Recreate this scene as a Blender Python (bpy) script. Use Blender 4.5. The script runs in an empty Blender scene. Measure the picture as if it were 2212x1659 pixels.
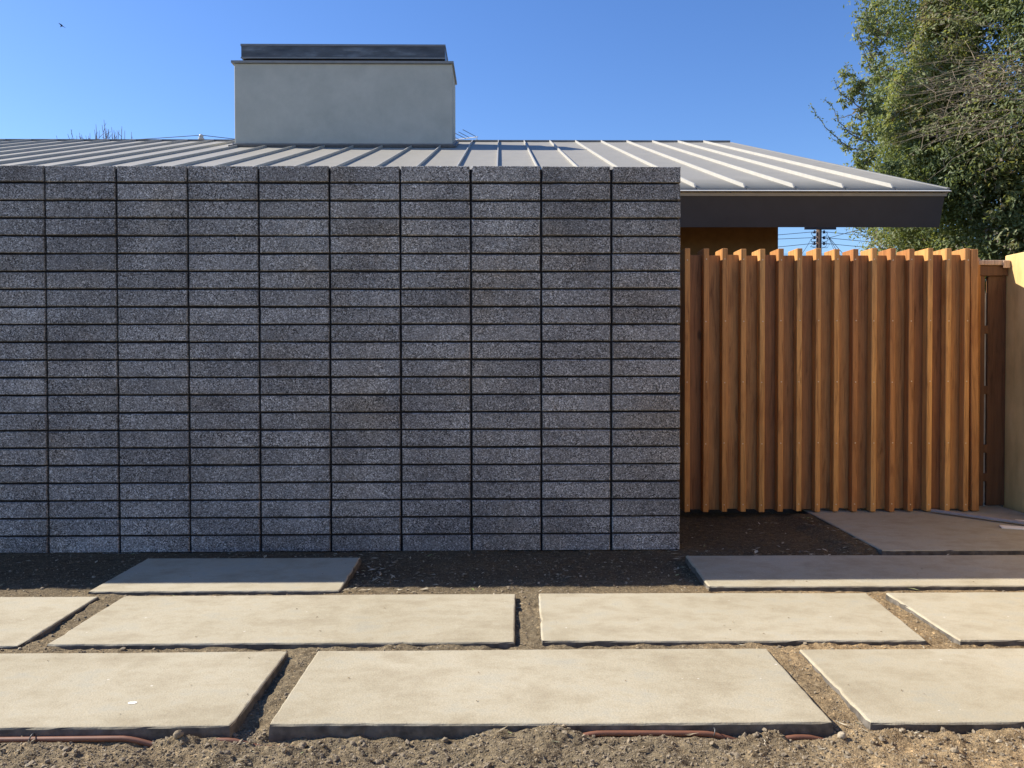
import bpy, math, random
import numpy as np
from mathutils import Vector, Matrix

# ------------------------------------------------------------------ camera, sky, sun, exposure
scene = bpy.context.scene
COL = scene.collection
R = math.radians

cam_d = bpy.data.cameras.new("camera")
cam_d.sensor_fit = 'HORIZONTAL'
cam_d.sensor_width = 36.0
cam_d.lens = 36.0 * 1721.1 / 2212.0
cam_d.shift_y = -21.04 / 2212.0
cam_d.clip_start = 0.05
cam_d.clip_end = 6000.0
cam = bpy.data.objects.new("camera", cam_d)
COL.objects.link(cam)
p, yw, rl = R(0.9734), R(0.7977), R(-0.0997)
f = Vector((math.sin(yw) * math.cos(p), math.cos(yw) * math.cos(p), -math.sin(p)))
rt = Vector((math.cos(yw), -math.sin(yw), 0)); up = rt.cross(f)
rt2 = rt * math.cos(rl) + up * math.sin(rl); up2 = rt2.cross(f)
m = Matrix((rt2, up2, -f)).transposed().to_4x4()
m.translation = Vector((0, 0, 1.1093))
cam.matrix_world = m
scene.camera = cam

SUN = Vector((-1.97, 0.57, 1.636)).normalized()      # towards the sun
world = bpy.data.worlds.new("World")
scene.world = world
world.use_nodes = True
wn = world.node_tree
bg = wn.nodes['Background']
sky = wn.nodes.new('ShaderNodeTexSky')
sky.sky_type = 'NISHITA'
sky.sun_disc = False
sky.sun_elevation = math.asin(SUN.z)
sky.sun_rotation = math.atan2(SUN.x, SUN.y)
sky.altitude = 0
sky.air_density = 1.0
sky.dust_density = 0.25
sky.ozone_density = 4.0
hs = wn.nodes.new('ShaderNodeHueSaturation')
hs.inputs['Saturation'].default_value = 1.19
hs.inputs['Hue'].default_value = 0.511
wn.links.new(sky.outputs[0], hs.inputs['Color'])
wn.links.new(hs.outputs[0], bg.inputs[0])
bg.inputs[1].default_value = 0.104

sun_d = bpy.data.lights.new("sun", 'SUN')
sun_d.energy = 5.0
sun_d.angle = R(0.53)
sun_d.color = (1.0, 0.93, 0.82)
sun_o = bpy.data.objects.new("sun", sun_d)
sun_o.rotation_euler = (-SUN).to_track_quat('-Z', 'Y').to_euler()
sun_o.location = (-20, 6, 17)
COL.objects.link(sun_o)

scene.view_settings.view_transform = 'Standard'
scene.view_settings.look = 'None'
scene.view_settings.gamma = 1.0
scene.view_settings.exposure = 0.85
scene.view_settings.use_curve_mapping = False

rng = np.random.default_rng(7)
random.seed(7)

# ------------------------------------------------------------------ helpers
def link(o, parent=None):
    COL.objects.link(o)
    if parent is not None:
        o.parent = parent
    return o

def tag(o, label=None, cat=None, group=None, kind=None):
    if label: o["label"] = label
    if cat: o["category"] = cat
    if group: o["group"] = group
    if kind or cat: o["kind"] = kind or "thing"
    return o

def empty(name, loc=(0, 0, 0)):
    e = bpy.data.objects.new(name, None)
    e.empty_display_size = 0.1
    e.location = loc
    COL.objects.link(e)
    return e

def mesh_data(name, verts, faces, mat=None, smooth=False):
    me = bpy.data.meshes.new(name)
    me.from_pydata([tuple(v) for v in verts], [], [tuple(q) for q in faces])
    me.update()
    if mat: me.materials.append(mat)
    if smooth:
        me.polygons.foreach_set("use_smooth", [True] * len(me.polygons))
    return me

def obj(name, verts, faces, mat, parent=None, loc=None, smooth=False):
    """one mesh object; world-space vertices, or local ones when loc is given"""
    o = bpy.data.objects.new(name, mesh_data(name, verts, faces, mat, smooth))
    if loc is not None:
        o.location = loc
    link(o)
    if parent is not None:
        o.parent = parent
        if loc is None or True:
            o.location = Vector(o.location) - parent_world(parent)
    return o

def parent_world(q):
    v = Vector(q.location)
    while q.parent is not None:
        q = q.parent
        v += Vector(q.location)
    return v

def big_mesh(name, V, F, mat, parent=None, smooth=False, tint=None, n=4):
    """numpy arrays: V (k,3), F (m,n)"""
    me = bpy.data.meshes.new(name)
    V = np.asarray(V, np.float32); F = np.asarray(F, np.int32)
    n = F.shape[1]
    me.vertices.add(len(V)); me.vertices.foreach_set("co", V.ravel())
    me.loops.add(F.size); me.loops.foreach_set("vertex_index", F.ravel())
    me.polygons.add(len(F))
    me.polygons.foreach_set("loop_start", np.arange(0, F.size, n, dtype=np.int32))
    me.polygons.foreach_set("loop_total", np.full(len(F), n, np.int32))
    me.polygons.foreach_set("use_smooth", np.full(len(F), smooth, bool))
    if tint is not None:
        a = me.attributes.new("tint", 'FLOAT', 'POINT')
        a.data.foreach_set("value", np.asarray(tint, np.float32))
    me.update(calc_edges=True); me.validate()
    me.materials.append(mat)
    o = bpy.data.objects.new(name, me)
    link(o)
    if parent is not None:
        o.parent = parent
        o.location = -parent_world(parent)
    return o

class MB:
    """collects boxes, bars, tubes into ONE mesh"""
    def __init__(s): s.v = []; s.f = []
    def add(s, v, fc):
        k = len(s.v); s.v += [tuple(q) for q in v]; s.f += [tuple(i + k for i in q) for q in fc]; return s
    def box(s, x0, x1, y0, y1, z0, z1, b=0.0):
        if b <= 0:
            v = [(x, y, z) for z in (z0, z1) for y in (y0, y1) for x in (x0, x1)]
            return s.add(v, [(0, 2, 3, 1), (4, 5, 7, 6), (0, 1, 5, 4), (2, 6, 7, 3), (0, 4, 6, 2), (1, 3, 7, 5)])
        # bevelled box: 24 verts
        v = []; idx = {}
        X = (x0, x1); Y = (y0, y1); Z = (z0, z1)
        for i in (0, 1):
            for j in (0, 1):
                for k in (0, 1):
                    sx, sy, sz = (b if i == 0 else -b), (b if j == 0 else -b), (b if k == 0 else -b)
                    idx[i, j, k, 0] = len(v); v.append((X[i], Y[j] + sy, Z[k] + sz))
                    idx[i, j, k, 1] = len(v); v.append((X[i] + sx, Y[j], Z[k] + sz))
                    idx[i, j, k, 2] = len(v); v.append((X[i] + sx, Y[j] + sy, Z[k]))
        fc = []
        for a in (0, 1):
            fc.append([idx[a, j, k, 0] for j, k in ((0, 0), (1, 0), (1, 1), (0, 1))][::(1 if a else -1)])
            fc.append([idx[i, a, k, 1] for i, k in ((0, 0), (1, 0), (1, 1), (0, 1))][::(-1 if a else 1)])
            fc.append([idx[i, j, a, 2] for i, j in ((0, 0), (1, 0), (1, 1), (0, 1))][::(1 if a else -1)])
        for a in (0, 1):
            for c in (0, 1):
                fc.append([idx[0, a, c, 1], idx[1, a, c, 1], idx[1, a, c, 2], idx[0, a, c, 2]][::(1 if a != c else -1)])
                fc.append([idx[a, 0, c, 0], idx[a, 1, c, 0], idx[a, 1, c, 2], idx[a, 0, c, 2]][::(-1 if a != c else 1)])
                fc.append([idx[a, c, 0, 0], idx[a, c, 1, 0], idx[a, c, 1, 1], idx[a, c, 0, 1]][::(1 if a != c else -1)])
        for i in (0, 1):
            for j in (0, 1):
                for k in (0, 1):
                    t = [idx[i, j, k, 0], idx[i, j, k, 1], idx[i, j, k, 2]]
                    fc.append(t if (i + j + k) % 2 else t[::-1])
        return s.add(v, fc)
    def prism_x(s, prof, x0, x1):
        """profile of (y,z) points, extruded along x"""
        n = len(prof)
        v = [(x0, y, z) for y, z in prof] + [(x1, y, z) for y, z in prof]
        fc = [tuple(range(n)), tuple(range(2 * n - 1, n - 1, -1))]
        fc += [(i, i + n, (i + 1) % n + n, (i + 1) % n) for i in range(n)]
        return s.add(v, fc)
    def prism_z(s, poly, z0, z1):
        n = len(poly)
        v = [(x, y, z0) for x, y in poly] + [(x, y, z1) for x, y in poly]
        fc = [tuple(range(n - 1, -1, -1)), tuple(range(n, 2 * n))]
        fc += [(i, (i + 1) % n, (i + 1) % n + n, i + n) for i in range(n)]
        return s.add(v, fc)
    def tube(s, pts, rad, n=6):
        pts = [Vector(q) for q in pts]
        if not hasattr(rad, '__len__'): rad = [rad] * len(pts)
        v = []; fc = []
        t0 = (pts[1] - pts[0]).normalized()
        ref = Vector((0, 0, 1)) if abs(t0.z) < 0.9 else Vector((1, 0, 0))
        for i, q in enumerate(pts):
            t = (pts[min(i + 1, len(pts) - 1)] - pts[max(i - 1, 0)])
            t = t.normalized() if t.length > 1e-9 else t0
            a = t.cross(ref)
            a = a.normalized() if a.length > 1e-6 else Vector((1, 0, 0))
            b = t.cross(a)
            for k in range(n):
                w = 2 * math.pi * k / n
                v.append(q + (a * math.cos(w) + b * math.sin(w)) * rad[i])
        for i in range(len(pts) - 1):
            for k in range(n):
                fc.append((i * n + k, i * n + (k + 1) % n, (i + 1) * n + (k + 1) % n, (i + 1) * n + k))
        fc.append(tuple(range(n - 1, -1, -1)))
        e = (len(pts) - 1) * n
        fc.append(tuple(range(e, e + n)))
        return s.add(v, fc)
    def lathe(s, c, prof, n=10):
        """(radius, z) profile around the vertical through c"""
        c = Vector(c); v = []; fc = []
        for r, z in prof:
            for k in range(n):
                w = 2 * math.pi * k / n
                v.append((c.x + r * math.cos(w), c.y + r * math.sin(w), c.z + z))
        for i in range(len(prof) - 1):
            for k in range(n):
                fc.append((i * n + k, i * n + (k + 1) % n, (i + 1) * n + (k + 1) % n, (i + 1) * n + k))
        fc.append(tuple(range(n - 1, -1, -1))); e = (len(prof) - 1) * n; fc.append(tuple(range(e, e + n)))
        return s.add(v, fc)
    def build(s, name, mat, parent=None, smooth=False, loc=None):
        return obj(name, s.v, s.f, mat, parent, loc=loc, smooth=smooth)

# value noise -----------------------------------------------------------------
_T = rng.random((256, 256)).astype(np.float32)
def vnoise(x, y, s, o=0.0):
    x = np.asarray(x, np.float64) / s + 37.3 * (o + 1); y = np.asarray(y, np.float64) / s + 91.7 * (o + 1)
    xi = np.floor(x).astype(np.int64); yi = np.floor(y).astype(np.int64)
    fx = x - xi; fy = y - yi
    fx = fx * fx * (3 - 2 * fx); fy = fy * fy * (3 - 2 * fy)
    a = _T[xi & 255, yi & 255]; b = _T[(xi + 1) & 255, yi & 255]
    c = _T[xi & 255, (yi + 1) & 255]; d = _T[(xi + 1) & 255, (yi + 1) & 255]
    return (a * (1 - fx) + b * fx) * (1 - fy) + (c * (1 - fx) + d * fx) * fy - 0.5

# node materials --------------------------------------------------------------
class NM:
    def __init__(s, name):
        s.mat = bpy.data.materials.new(name); s.mat.use_nodes = True
        s.t = s.mat.node_tree; s.b = s.t.nodes['Principled BSDF']; s.out = s.t.nodes['Material Output']
    def n(s, typ, ins=None, **kw):
        q = s.t.nodes.new('ShaderNode' + typ)
        for k, v in kw.items(): setattr(q, k, v)
        for k, v in (ins or {}).items(): s.set(q, k, v)
        return q
    def set(s, q, k, v):
        if isinstance(v, bpy.types.NodeSocket): s.t.links.new(v, q.inputs[k])
        elif isinstance(v, bpy.types.Node): s.t.links.new(v.outputs[0], q.inputs[k])
        else:
            if isinstance(v, tuple) and len(v) == 3 and q.inputs[k].type == 'RGBA': v = v + (1,)
            q.inputs[k].default_value = v
    def ramp(s, fac, stops, interp='LINEAR'):
        q = s.n('ValToRGB', {'Fac': fac}); cr = q.color_ramp; cr.interpolation = interp
        while len(cr.elements) < len(stops): cr.elements.new(0.5)
        for e, (pos, c) in zip(cr.elements, stops):
            e.position = pos; e.color = c + (1,) if len(c) == 3 else c
        return q
    def mix(s, fac, a, b, mode='MIX'):
        q = s.n('MixRGB', blend_type=mode); s.set(q, 'Fac', fac); s.set(q, 'Color1', a); s.set(q, 'Color2', b); return q
    def math(s, op, a, b=0.5, c=None):
        q = s.n('Math', operation=op); s.set(q, 0, a); s.set(q, 1, b)
        if c is not None: s.set(q, 2, c)
        return q
    def noise(s, vec, scale, detail=4, rough=0.55):
        q = s.n('TexNoise', {'Scale': scale, 'Detail': detail, 'Roughness': rough})
        if vec is not None: s.set(q, 'Vector', vec)
        return q
    def bump(s, h, strength=0.4, dist=0.01, normal=None):
        q = s.n('Bump', {'Height': h, 'Strength': strength, 'Distance': dist})
        if normal is not None: s.set(q, 'Normal', normal)
        return q
    def objvec(s, scale=(1, 1, 1), shift=True):
        tc = s.n('TexCoord'); mp = s.n('Mapping', {'Vector': tc.outputs['Object'], 'Scale': scale})
        if shift:
            oi = s.n('ObjectInfo')
            cx = s.n('CombineXYZ', {0: s.math('MULTIPLY', oi.outputs['Random'], 53.0), 1: s.math('MULTIPLY', oi.outputs['Random'], 31.0), 2: s.math('MULTIPLY', oi.outputs['Random'], 17.0)})
            s.set(mp, 'Location', cx.outputs[0]); s.rand = oi.outputs['Random']
        return mp.outputs[0]
    def pos(s):
        return s.n('NewGeometry').outputs['Position']
    def done(s, col=None, rough=None, metal=None, normal=None, spec=None):
        if col is not None: s.set(s.b, 'Base Color', col)
        if rough is not None: s.set(s.b, 'Roughness', rough)
        if metal is not None: s.set(s.b, 'Metallic', metal)
        if normal is not None: s.set(s.b, 'Normal', normal)
        if spec is not None: s.set(s.b, 'Specular IOR Level', spec)
        return s.mat

def simple(name, col, rough=0.6, metal=0.0, var=0.15, scale=20, bump=0.0):
    q = NM(name); v = q.objvec(); nz = q.noise(v, scale, 5)
    lo = tuple(c * (1 - var) for c in col); hi = tuple(min(1, c * (1 + var)) for c in col)
    c = q.ramp(nz.outputs['Fac'], [(0.3, lo), (0.7, hi)])
    return q.done(c, rough, metal, q.bump(nz.outputs['Fac'], bump, 0.01) if bump else None)

# --- block (exposed aggregate concrete)
q = NM("aggregate_block"); v = q.objvec(); P = q.pos()
vo = q.n('TexVoronoi', {'Vector': v, 'Scale': 205.0, 'Randomness': 1.0})
sp = q.n('SeparateColor', {0: vo.outputs['Color']})
agg = q.ramp(sp.outputs[0], [(0.0, (0.031, 0.031, 0.030)), (0.14, (0.074, 0.072, 0.070)), (0.28, (0.177, 0.175, 0.170)), (0.62, (0.247, 0.246, 0.238)), (0.84, (0.381, 0.378, 0.371)), (1.0, (0.700, 0.703, 0.694))])
vp = q.n('TexVoronoi', {'Vector': v, 'Scale': 105.0, 'Randomness': 1.0})
sp2 = q.n('SeparateColor', {0: vp.outputs['Color']})
pit = q.math('MULTIPLY', q.math('GREATER_THAN', sp2.outputs[1], 0.84), q.math('LESS_THAN', vp.outputs['Distance'], 0.40))
n1 = q.noise(v, 9.0, 5, 0.6)
smear = q.ramp(n1.outputs['Fac'], [(0.38, (0, 0, 0)), (0.66, (1, 1, 1))])
paste = q.mix(q.math('MULTIPLY', smear, 0.42), agg, (0.228, 0.225, 0.219))
c1 = q.mix(q.math('MULTIPLY', pit, 0.75), paste, (0.02, 0.019, 0.02))
bright = q.n('MapRange', {'Value': q.rand, 'From Min': 0, 'From Max': 1, 'To Min': 0.86, 'To Max': 1.12})
c2 = q.mix(1.0, c1, bright.outputs[0], 'MULTIPLY')
n2 = q.noise(P, 1.7, 4, 0.6)
stain = q.ramp(n2.outputs['Fac'], [(0.50, (0, 0, 0)), (0.72, (1, 1, 1))])
c3 = q.mix(q.math('MULTIPLY', stain, 0.55), c2, q.mix(1.0, c2, (0.92, 0.78, 0.60), 'MULTIPLY'))
n3 = q.noise(P, 3.1, 3, 0.5)
c4 = q.mix(1.0, c3, q.ramp(n3.outputs['Fac'], [(0.3, (0.74, 0.74, 0.76)), (0.7, (1.20, 1.20, 1.20))]), 'MULTIPLY')
strk = q.noise(q.n('Mapping', {'Vector': P, 'Scale': (14, 14, 1.6)}).outputs[0], 1.0, 3, 0.5)
c5 = q.mix(q.math('MULTIPLY', q.ramp(strk.outputs['Fac'], [(0.62, (0, 0, 0)), (0.78, (1, 1, 1))]), 0.18), c4, (0.42, 0.385, 0.365))
hgt = q.math('SUBTRACT', q.math('MULTIPLY', sp.outputs[0], 0.5), q.math('MULTIPLY', pit, 1.0))
M_block = q.done(c5, 0.9, 0, q.bump(q.math('ADD', hgt, n1.outputs['Fac']), 0.7, 0.004), 0.25)

q = NM("dark_mortar"); P = q.pos(); n1 = q.noise(P, 4.5, 5, 0.65); n2 = q.noise(P, 70, 3)
c = q.ramp(n1.outputs['Fac'], [(0.45, (0.012, 0.0118, 0.014)), (0.62, (0.022, 0.0215, 0.024)), (0.74, (0.085, 0.082, 0.080))])
M_mortar = q.done(c, 0.95, 0, q.bump(n2.outputs['Fac'], 0.5, 0.006))

# --- concrete slab
q = NM("pale_concrete"); v = q.objvec(); P = q.pos()
n1 = q.noise(q.n('Mapping', {'Vector': v, 'Scale': (0.8, 1.15, 1)}).outputs[0], 6.5, 8, 0.68); n2 = q.noise(v, 13.0, 6, 0.70); n3 = q.noise(v, 140.0, 3, 0.6)
c = q.ramp(n1.outputs['Fac'], [(0.30, (0.312, 0.266, 0.183)), (0.43, (0.357, 0.312, 0.219)), (0.54, (0.396, 0.352, 0.254)), (0.68, (0.363, 0.337, 0.261))])
c = q.mix(q.math('MULTIPLY', q.ramp(n2.outputs['Fac'], [(0.55, (0, 0, 0)), (0.75, (1, 1, 1))]), 0.55), c, (0.44, 0.395, 0.295))
c = q.mix(q.math('MULTIPLY', q.ramp(n2.outputs['Fac'], [(0.25, (1, 1, 1)), (0.40, (0, 0, 0))]), 0.40), c, (0.295, 0.240, 0.155))
vo = q.n('TexVoronoi', {'Vector': v, 'Scale': 17.0, 'Randomness': 1.0}); s1 = q.n('SeparateColor', {0: vo.outputs['Color']})
nd = q.noise(v, 60, 3)
dd = q.math('ADD', vo.outputs['Distance'], q.math('MULTIPLY', nd.outputs['Fac'], 0.10))
vpo = q.n('TexVoronoi', {'Vector': v, 'Scale': 75.0, 'Randomness': 1.0}); spo = q.n('SeparateColor', {0: vpo.outputs['Color']})
pore = q.math('MULTIPLY', q.math('GREATER_THAN', spo.outputs[2], 0.80), q.math('LESS_THAN', vpo.outputs['Distance'], 0.17))
c = q.mix(q.math('MULTIPLY', pore, 0.40), c, (0.20, 0.165, 0.115))
fleck = q.math('MULTIPLY', q.math('GREATER_THAN', s1.outputs[0], 0.88), q.math('LESS_THAN', dd, 0.105))
blot = q.noise(v, 1.1, 3, 0.5)
c = q.mix(1.0, c, q.ramp(blot.outputs['Fac'], [(0.35, (0.93, 0.92, 0.90)), (0.65, (1.05, 1.05, 1.06))]), 'MULTIPLY')
grit = q.noise(v, 230.0, 2, 0.5)
c = q.mix(1.0, c, q.ramp(grit.outputs['Fac'], [(0.30, (0.88, 0.88, 0.88)), (0.70, (1.09, 1.09, 1.09))]), 'MULTIPLY')
c = q.mix(q.math('MULTIPLY', fleck, 0.45), c, (0.20, 0.16, 0.11))
flw = q.math('MULTIPLY', q.math('LESS_THAN', s1.outputs[1], 0.12), q.math('LESS_THAN', dd, 0.125))
c = q.mix(q.math('MULTIPLY', flw, 0.55), c, (0.68, 0.64, 0.56))
# darker, blotchy colour on the vertical edges
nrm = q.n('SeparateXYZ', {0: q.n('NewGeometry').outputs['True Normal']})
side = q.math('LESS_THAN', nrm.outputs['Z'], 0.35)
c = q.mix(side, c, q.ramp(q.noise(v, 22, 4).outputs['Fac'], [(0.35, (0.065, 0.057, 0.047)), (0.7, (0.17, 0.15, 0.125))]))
bmp = q.bump(q.math('ADD', n3.outputs['Fac'], q.math('MULTIPLY', n2.outputs['Fac'], 0.8)), 0.22, 0.006)
M_slab = q.done(c, 0.82, 0, bmp, 0.3)

# --- dirt
q = NM("dry_soil"); P = q.pos()
n1 = q.noise(P, 1.1, 5, 0.6); n2 = q.noise(P, 24.0, 6, 0.7); n3 = q.noise(P, 190.0, 3, 0.6)
c = q.ramp(n1.outputs['Fac'], [(0.32, (0.162, 0.131, 0.085)), (0.52, (0.211, 0.169, 0.108)), (0.70, (0.280, 0.215, 0.131))])
c = q.mix(q.ramp(n2.outputs['Fac'], [(0.30, (0.8, 0.8, 0.8)), (0.55, (0, 0, 0))]), c, q.mix(1.0, c, (0.58, 0.54, 0.50), 'MULTIPLY'))
vo = q.n('TexVoronoi', {'Vector': P, 'Scale': 150.0, 'Randomness': 1.0}); s1 = q.n('SeparateColor', {0: vo.outputs['Color']})
c = q.mix(1.0, c, q.ramp(s1.outputs[0], [(0, (0.62, 0.6, 0.58)), (0.6, (1, 1, 1)), (0.92, (1.15, 1.12, 1.08)), (1.0, (1.9, 1.8, 1.65))]), 'MULTIPLY')
# soil colour gets darker towards the block wall and gate
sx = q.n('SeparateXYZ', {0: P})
rear_dark = q.n('MapRange', {'Value': q.math('ADD', sx.outputs['Y'], q.math('MULTIPLY', n1.outputs['Fac'], 0.35)), 'From Min': 3.85, 'From Max': 4.25, 'To Min': 0, 'To Max': 1})
c = q.mix(q.math('MULTIPLY', rear_dark.outputs[0], 0.9), c, q.mix(1.0, c, (0.60, 0.56, 0.52), 'MULTIPLY'))
sandy = q.n('MapRange', {'Value': q.math('ADD', sx.outputs['X'], q.math('MULTIPLY', n1.outputs['Fac'], 1.2)), 'From Min': 0.9, 'From Max': 2.1, 'To Min': 0, 'To Max': 1})
c = q.mix(q.math('MULTIPLY', q.math('MULTIPLY', sandy.outputs[0], q.math('SUBTRACT', 1.0, rear_dark.outputs[0])), 0.75), c, q.mix(1.0, c, (1.58, 1.42, 1.22), 'MULTIPLY'))
bm = q.bump(q.math('ADD', q.math('MULTIPLY', n2.outputs['Fac'], 1.4), q.math('ADD', n3.outputs['Fac'], q.math('MULTIPLY', s1.outputs[0], 0.3))), 0.85, 0.008)
M_dirt = q.done(c, 0.97, 0, bm, 0.12)

# --- cedar
def cedar(name, stops, rough=0.55):
    q = NM(name)
    v = q.objvec((1, 1, 1)); rnd = q.rand
    st = q.n('Mapping', {'Vector': v, 'Scale': (46, 46, 1.5)}).outputs[0]
    big = q.noise(q.n('Mapping', {'Vector': v, 'Scale': (7, 7, 0.9)}).outputs[0], 1.0, 3, 0.5)
    warp = q.n('VectorMath', {0: st, 1: q.n('VectorMath', {0: big.outputs['Color'], 1: (6.0, 6.0, 6.0)}, operation='MULTIPLY').outputs[0]}, operation='ADD')
    g1 = q.noise(warp.outputs[0], 1.0, 6, 0.65)
    g2 = q.noise(q.n('Mapping', {'Vector': v, 'Scale': (330, 330, 9)}).outputs[0], 1.0, 2, 0.5)
    base = q.ramp(rnd, stops)
    c = q.mix(1.0, base, q.ramp(g1.outputs['Fac'], [(0.28, (0.46, 0.38, 0.33)), (0.48, (0.98, 0.97, 0.96)), (0.72, (1.28, 1.25, 1.2))]), 'MULTIPLY')
    c = q.mix(1.0, c, q.ramp(g2.outputs['Fac'], [(0.3, (0.85, 0.84, 0.83)), (0.7, (1.08, 1.08, 1.08))]), 'MULTIPLY')
    blot = q.noise(v, 3.2, 3, 0.5)
    c = q.mix(q.math('MULTIPLY', q.ramp(blot.outputs['Fac'], [(0.52, (0, 0, 0)), (0.72, (1, 1, 1))]), 0.45), c, q.mix(1.0, c, (0.66, 0.50, 0.42), 'MULTIPLY'))
    kn = q.n('TexVoronoi', {'Vector': q.n('Mapping', {'Vector': v, 'Scale': (5, 5, 2.2)}).outputs[0], 'Scale': 1.0})
    ks = q.n('SeparateColor', {0: kn.outputs['Color']})
    knot = q.math('MULTIPLY', q.ramp(kn.outputs['Distance'], [(0.045, (1, 1, 1)), (0.10, (0, 0, 0))]), q.math('GREATER_THAN', ks.outputs[0], 0.62))
    c = q.mix(q.math('MULTIPLY', knot, 0.75), c, (0.055, 0.022, 0.010))
    return q.done(c, rough, 0, q.bump(q.math('ADD', g1.outputs['Fac'], g2.outputs['Fac']), 0.25, 0.003), 0.35)
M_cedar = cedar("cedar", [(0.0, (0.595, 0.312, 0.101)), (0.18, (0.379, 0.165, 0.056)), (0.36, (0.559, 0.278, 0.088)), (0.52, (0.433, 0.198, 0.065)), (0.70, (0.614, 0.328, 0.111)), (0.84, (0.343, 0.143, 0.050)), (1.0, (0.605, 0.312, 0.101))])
M_cedar_board = cedar("cedar_board", [(0.0, (0.425, 0.214, 0.075)), (0.3, (0.234, 0.096, 0.040)), (0.6, (0.489, 0.246, 0.085)), (0.8, (0.266, 0.113, 0.045)), (1.0, (0.393, 0.194, 0.068))])  # darker than the battens: shade of the recesses put into the colour
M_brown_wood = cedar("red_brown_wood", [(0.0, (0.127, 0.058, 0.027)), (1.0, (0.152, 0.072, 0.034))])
M_pinewood = cedar("pale_pine", [(0.0, (0.55, 0.40, 0.28)), (1.0, (0.60, 0.44, 0.31))])

# --- roof metal
q = NM("light_grey_roof_metal"); v = q.objvec()
n1 = q.noise(q.n('Mapping', {'Vector': v, 'Scale': (3.0, 0.7, 1)}).outputs[0], 1.0, 3, 0.5); n2 = q.noise(v, 60, 3)
n4 = q.noise(v, 5.0, 5, 0.65)
c = q.ramp(n4.outputs['Fac'], [(0.3, (0.283, 0.266, 0.224)), (0.7, (0.315, 0.297, 0.254))])
M_roof = q.done(c, q.n('MapRange', {'Value': n4.outputs['Fac'], 'To Min': 0.52, 'To Max': 0.66}).outputs[0], 0.0, q.bump(n1.outputs['Fac'], 0.22, 0.03), 0.3)
M_seam = simple("seam_metal", (0.42, 0.405, 0.36), 0.45, 0.1, 0.06, 12)
M_hem = simple("eave_hem_metal", (0.52, 0.51, 0.475), 0.45, 0.0, 0.05, 12)
M_trim = simple("roof_trim_metal", (0.30, 0.295, 0.28), 0.45, 0.2, 0.08, 12)
M_ridge = simple("ridge_metal", (0.20, 0.205, 0.215), 0.5, 0.2, 0.08, 12)
M_fascia = simple("charcoal_paint", (0.040, 0.038, 0.043), 0.6, 0, 0.12, 8, 0.08)
M_ochre = simple("ochre_plaster", (0.205, 0.118, 0.045), 0.85, 0, 0.12, 14, 0.15)
# --- chimney stucco
q = NM("grey_stucco"); v = q.objvec(); P = q.pos()
n1 = q.noise(P, 1.5, 5, 0.6); n2 = q.noise(P, 55, 4, 0.6); n3 = q.noise(P, 4.5, 5, 0.65)
c = q.ramp(n1.outputs['Fac'], [(0.3, (0.42, 0.425, 0.37)), (0.7, (0.51, 0.505, 0.44))])
c = q.mix(1.0, c, q.ramp(n3.outputs['Fac'], [(0.3, (0.93, 0.93, 0.93)), (0.7, (1.05, 1.05, 1.05))]), 'MULTIPLY')
M_stucco = q.done(c, 0.9, 0, q.bump(n2.outputs['Fac'], 0.25, 0.006), 0.2)
q = NM("dark_zinc"); v = q.objvec(); P = q.pos()
n1 = q.noise(q.n('Mapping', {'Vector': P, 'Scale': (2.2, 2.2, 9)}).outputs[0], 1.0, 5, 0.6); n2 = q.noise(P, 26, 4)
c = q.ramp(n1.outputs['Fac'], [(0.3, (0.065, 0.060, 0.056)), (0.55, (0.13, 0.122, 0.112)), (0.75, (0.27, 0.26, 0.24))])  # pale end of the ramp hints at reflections, painted into the colour
M_zinc = q.done(c, q.n('MapRange', {'Value': n2.outputs['Fac'], 'To Min': 0.18, 'To Max': 0.5}).outputs[0], 0.45, q.bump(n1.outputs['Fac'], 0.15, 0.02))
M_flash = simple("flashing_metal", (0.13, 0.13, 0.13), 0.5, 0.3, 0.2, 30)
M_cap = simple("cap_metal", (0.24, 0.235, 0.22), 0.5, 0.2, 0.1, 12)
# --- tan side wall
q = NM("tan_plywood"); v = q.objvec(shift=False); P = q.pos()
g = q.noise(q.n('Mapping', {'Vector': P, 'Scale': (30, 9, 2.0)}).outputs[0], 1.0, 5, 0.6)
n1 = q.noise(P, 3.5, 5, 0.6); n2 = q.noise(P, 40, 4)
c = q.ramp(g.outputs['Fac'], [(0.32, (0.50, 0.335, 0.135)), (0.5, (0.66, 0.455, 0.190)), (0.68, (0.73, 0.52, 0.235))])
c = q.mix(1.0, c, q.ramp(n1.outputs['Fac'], [(0.35, (0.88, 0.87, 0.84)), (0.65, (1.06, 1.06, 1.05))]), 'MULTIPLY')
M_tan = q.done(c, 0.85, 0, q.bump(q.math('ADD', n2.outputs['Fac'], g.outputs['Fac']), 0.2, 0.006))
M_tube = simple("brown_poly_tube", (0.185, 0.078, 0.042), 0.55, 0, 0.15, 25)
M_wire = simple("black_wire", (0.02, 0.02, 0.022), 0.6)
M_staple = simple("dull_steel", (0.10, 0.10, 0.10), 0.45, 0.5)
M_steel = simple("galvanised_steel", (0.42, 0.43, 0.44), 0.4, 0.6, 0.15, 12)
M_strip = simple("grey_mauve_board", (0.30, 0.275, 0.275), 0.7, 0, 0.15, 9)
M_white = simple("white_board", (0.78, 0.74, 0.66), 0.7, 0, 0.05, 10)
M_clod = simple("soil_clod", (0.220, 0.176, 0.118), 0.97, 0, 0.35, 60, 0.6)
M_stone = simple("pale_stone", (0.36, 0.30, 0.21), 0.9, 0, 0.3, 70, 0.5)
M_bark = simple("grey_bark", (0.13, 0.10, 0.075), 0.9, 0, 0.4, 9, 0.8)
M_pole = simple("weathered_pole_wood", (0.105, 0.066, 0.045), 0.9, 0, 0.4, 14, 0.5)
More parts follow.
